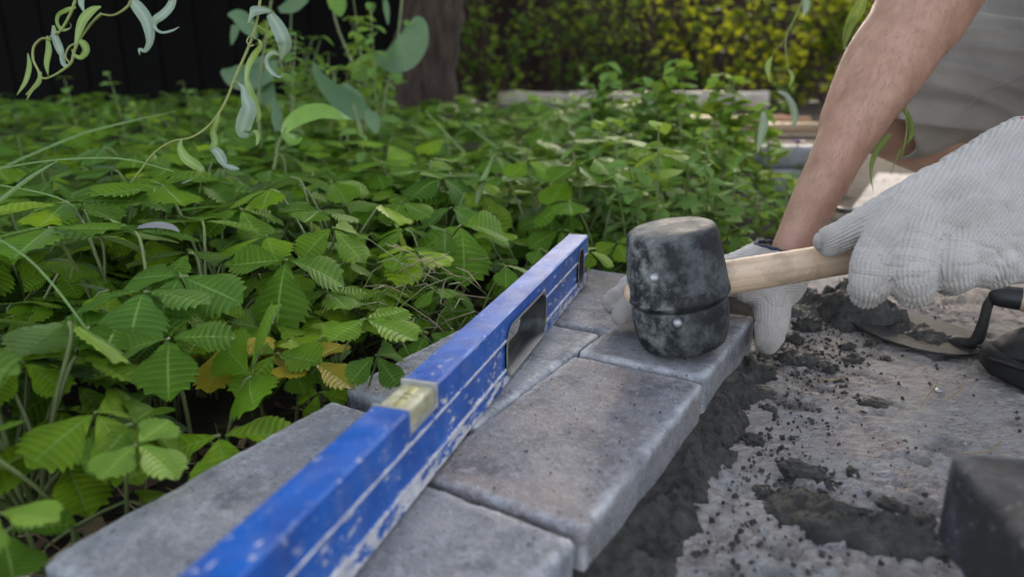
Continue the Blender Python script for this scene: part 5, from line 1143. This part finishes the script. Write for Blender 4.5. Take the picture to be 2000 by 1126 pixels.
def leaf_cloud(n, fn, size, seed, droop=.4):
    rg = np.random.RandomState(seed); mb = MB(); V = []; Fc = []
    for i in range(n):
        p = fn(rg); s_ = size * (.45 + 1.3 * rg.rand() ** 1.6); e = Euler((rg.uniform(-.9, .9), rg.uniform(-.9, .9), rg.uniform(0, 6.28))).to_matrix(); k = len(V)
        for q in ((-.02, 0, 0), (-.42, .35, .08), (-.30, .78, .03), (0, 1.05, -.12), (.30, .78, .03), (.42, .35, .08)): V.append(p + e @ (Vector(q) * s_))
        Fc += [(k, k + 3, k + 2, k + 1), (k, k + 5, k + 4, k + 3)]
    return V, Fc
def tree(label, base, h, tr, lean, crown_c, crown_r, n, size, seed, mt='crown', nm='tree', limbs=6, trunk_pts=None, cluster=60, cat='tree', bark='bark'):
    rg = random.Random(seed); e = empty(nm, base, 0, label, cat); mb = MB(); cc = Vector(crown_c)
    tp = trunk_pts or [Vector((0, 0, -.05)), Vector(lean) * .3 + Vector((0, 0, h * .35)), Vector(lean) * .7 + Vector((0, 0, h * .7)), Vector(lean) + Vector((0, 0, h))]
    tq = [Vector(q) for q in spline(tp, 5)]; mb.add(*tube(tq, [tr * (1.25 - .65 * i / len(tq)) * (1 + .05 * math.sin(i * 1.9)) for i in range(len(tq))], 20)); ends = []
    for i in range(limbs):
        a = i * 2.4 + rg.uniform(-.3, .3); s0 = tq[int(len(tq) * rg.uniform(.6, .97))]; r3 = rg.uniform(.4, .8); tgt = cc + Vector((math.cos(a) * crown_r[0] * r3, math.sin(a) * crown_r[1] * r3, rg.uniform(-.5, .7) * crown_r[2])); md_ = s0.lerp(tgt, .5) + Vector((0, 0, .12 * h * rg.uniform(-.5, 1)))
        q = [Vector(k) for k in spline([s0, md_, tgt], 4)]; mb.add(*tube(q, [tr * .45 * (1 - .8 * j / len(q)) for j in range(len(q))], 8)); ends.append(tgt)
    mb.build('trunk', [M[bark]], e)
    cl = [cc + Vector((rg.gauss(0, .5) * crown_r[0], rg.gauss(0, .5) * crown_r[1], rg.gauss(0, .45) * crown_r[2])) for _ in range(cluster)] + ends
    cr = min(crown_r) * .30
    def fn(rg2):
        c = cl[rg2.randint(len(cl))]; return c + Vector(rg2.normal(0, 1, 3)) * cr * .55
    v, f = leaf_cloud(n, fn, size, seed); mesh('crown', v, f, M[mt], e); return e
tb_ = at(838, 195, 3.9); tb_.z = GND
tp = [Vector((at(822, 205, 3.9).x - tb_.x, 0, -.05)), Vector((at(826, 150, 3.9).x - tb_.x, 0, .30)), Vector((at(848, 60, 3.9).x - tb_.x, 0, .58)), Vector((at(872, -20, 3.9).x - tb_.x, 0, .84)), Vector((.32, .1, 1.3)), Vector((.5, .2, 2.1))]
tree('thick brown leaning tree trunk rising out of the weeds', tb_, 2.1, .165, (0, 0, 0), (-1.2, -.2, 3.0), (2.6, 2.2, .9), 12000, .11, 3, 'crown', limbs=9, trunk_pts=tp, cluster=130)  # crown is out of view, spread over the bed to shade the left
tree('unseen leafy tree added beyond the plank fence to block the sun', (.5, 10.5, GND), 3.6, .16, (.2, 0, 0), (0, 0, 4.2), (2.2, 1.4, 1.7), 9000, .13, 7, 'crown', limbs=8, cluster=120)  # out of view, added to keep direct sun off the foreground
tree('second unseen leafy tree added beyond the plank fence to filter the sun', (5.2, 10.9, GND), 3.6, .15, (-.1, 0, 0), (0, 0, 4.5), (2.3, 1.4, 1.7), 6000, .13, 9, 'crown', limbs=7, cluster=100)  # also added unseen; the gap between both crowns lets some sun through
def shrub(label, x, y, r, h, n, size, mt, seed, z0=.15, group='shrubs before the fence'):
    rg = random.Random(seed); e = empty('shrub', (x, y, GND), 0, label, 'shrub', group); mb = MB(); ends = []
    for i in range(9):
        a = rg.uniform(0, 6.28); q = [Vector((math.cos(a) * .05, math.sin(a) * .05, 0)), Vector((math.cos(a) * r * .35, math.sin(a) * r * .25, h * .5)), Vector((math.cos(a) * r * .8, math.sin(a) * r * .6, h * rg.uniform(.75, 1.05)))]; q = [Vector(k) for k in spline(q, 4)]; mb.add(*tube(q, [.014 * (1.1 - .8 * j / len(q)) for j in range(len(q))], 6)); ends += q[2:]
    mb.build('stems', [M['bark']], e)
    def fn(rg2):
        c = ends[rg2.randint(len(ends))]; p = c + Vector(rg2.normal(0, 1, 3)) * r * .15; p.z = max(z0 * .3, p.z); return p
    v, f = leaf_cloud(n, fn, size, seed); mesh('foliage', v, f, M[mt], e); return e
for i, (px, t, r, h, n, sz, mt, lab) in enumerate(((960, 5.6, .55, .95, 420, .055, 'shrub_shade_tone', 'dark shrub growing just beside the tree trunk'), (1090, 5.9, .6, 1.0, 300, .055, 'shrub_shade_tone', 'sparse dull green shrub behind the left part of the log'), (1230, 6.1, .6, .85, 330, .055, 'shrub_shade_tone', 'shaded thin shrub with bare stems behind the middle of the log'),
    (1390, 5.9, .65, 1.0, 380, .058, 'shrub', 'bright backlit shrub behind the end of the log'), (1530, 5.6, .6, .95, 620, .06, 'shrub', 'glowing yellow-green shrub before the brown fence'), (1680, 5.2, .6, .9, 560, .06, 'shrub', 'yellow-green shrub partly hidden by the forearm'), (1180, 7.4, .8, 1.2, 300, .06, 'shrub_shade_tone', 'tall dull shrub against the fence behind the thin one'), (1460, 7.6, .8, 1.2, 260, .06, 'shrub', 'tall loose yellow shrub against the fence'), (700, 6.5, .6, .8, 700, .055, 'shrub_shade_tone', 'dark shrub between the shed and the trunk'))):
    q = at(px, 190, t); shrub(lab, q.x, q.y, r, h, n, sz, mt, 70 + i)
for k in range(10):
    px = rn.uniform(880, 1560); t = rn.uniform(4.9, 5.4); q = at(px, 195, t); pr = weed_proto(rn.uniform(.25, .42), 14, rn.uniform(.06, .08), 950 + k, 'weed_yel'); put_weed(pr, q.x, q.y, 1, 'sunlit weed growing behind the log', 'weeds behind the log')
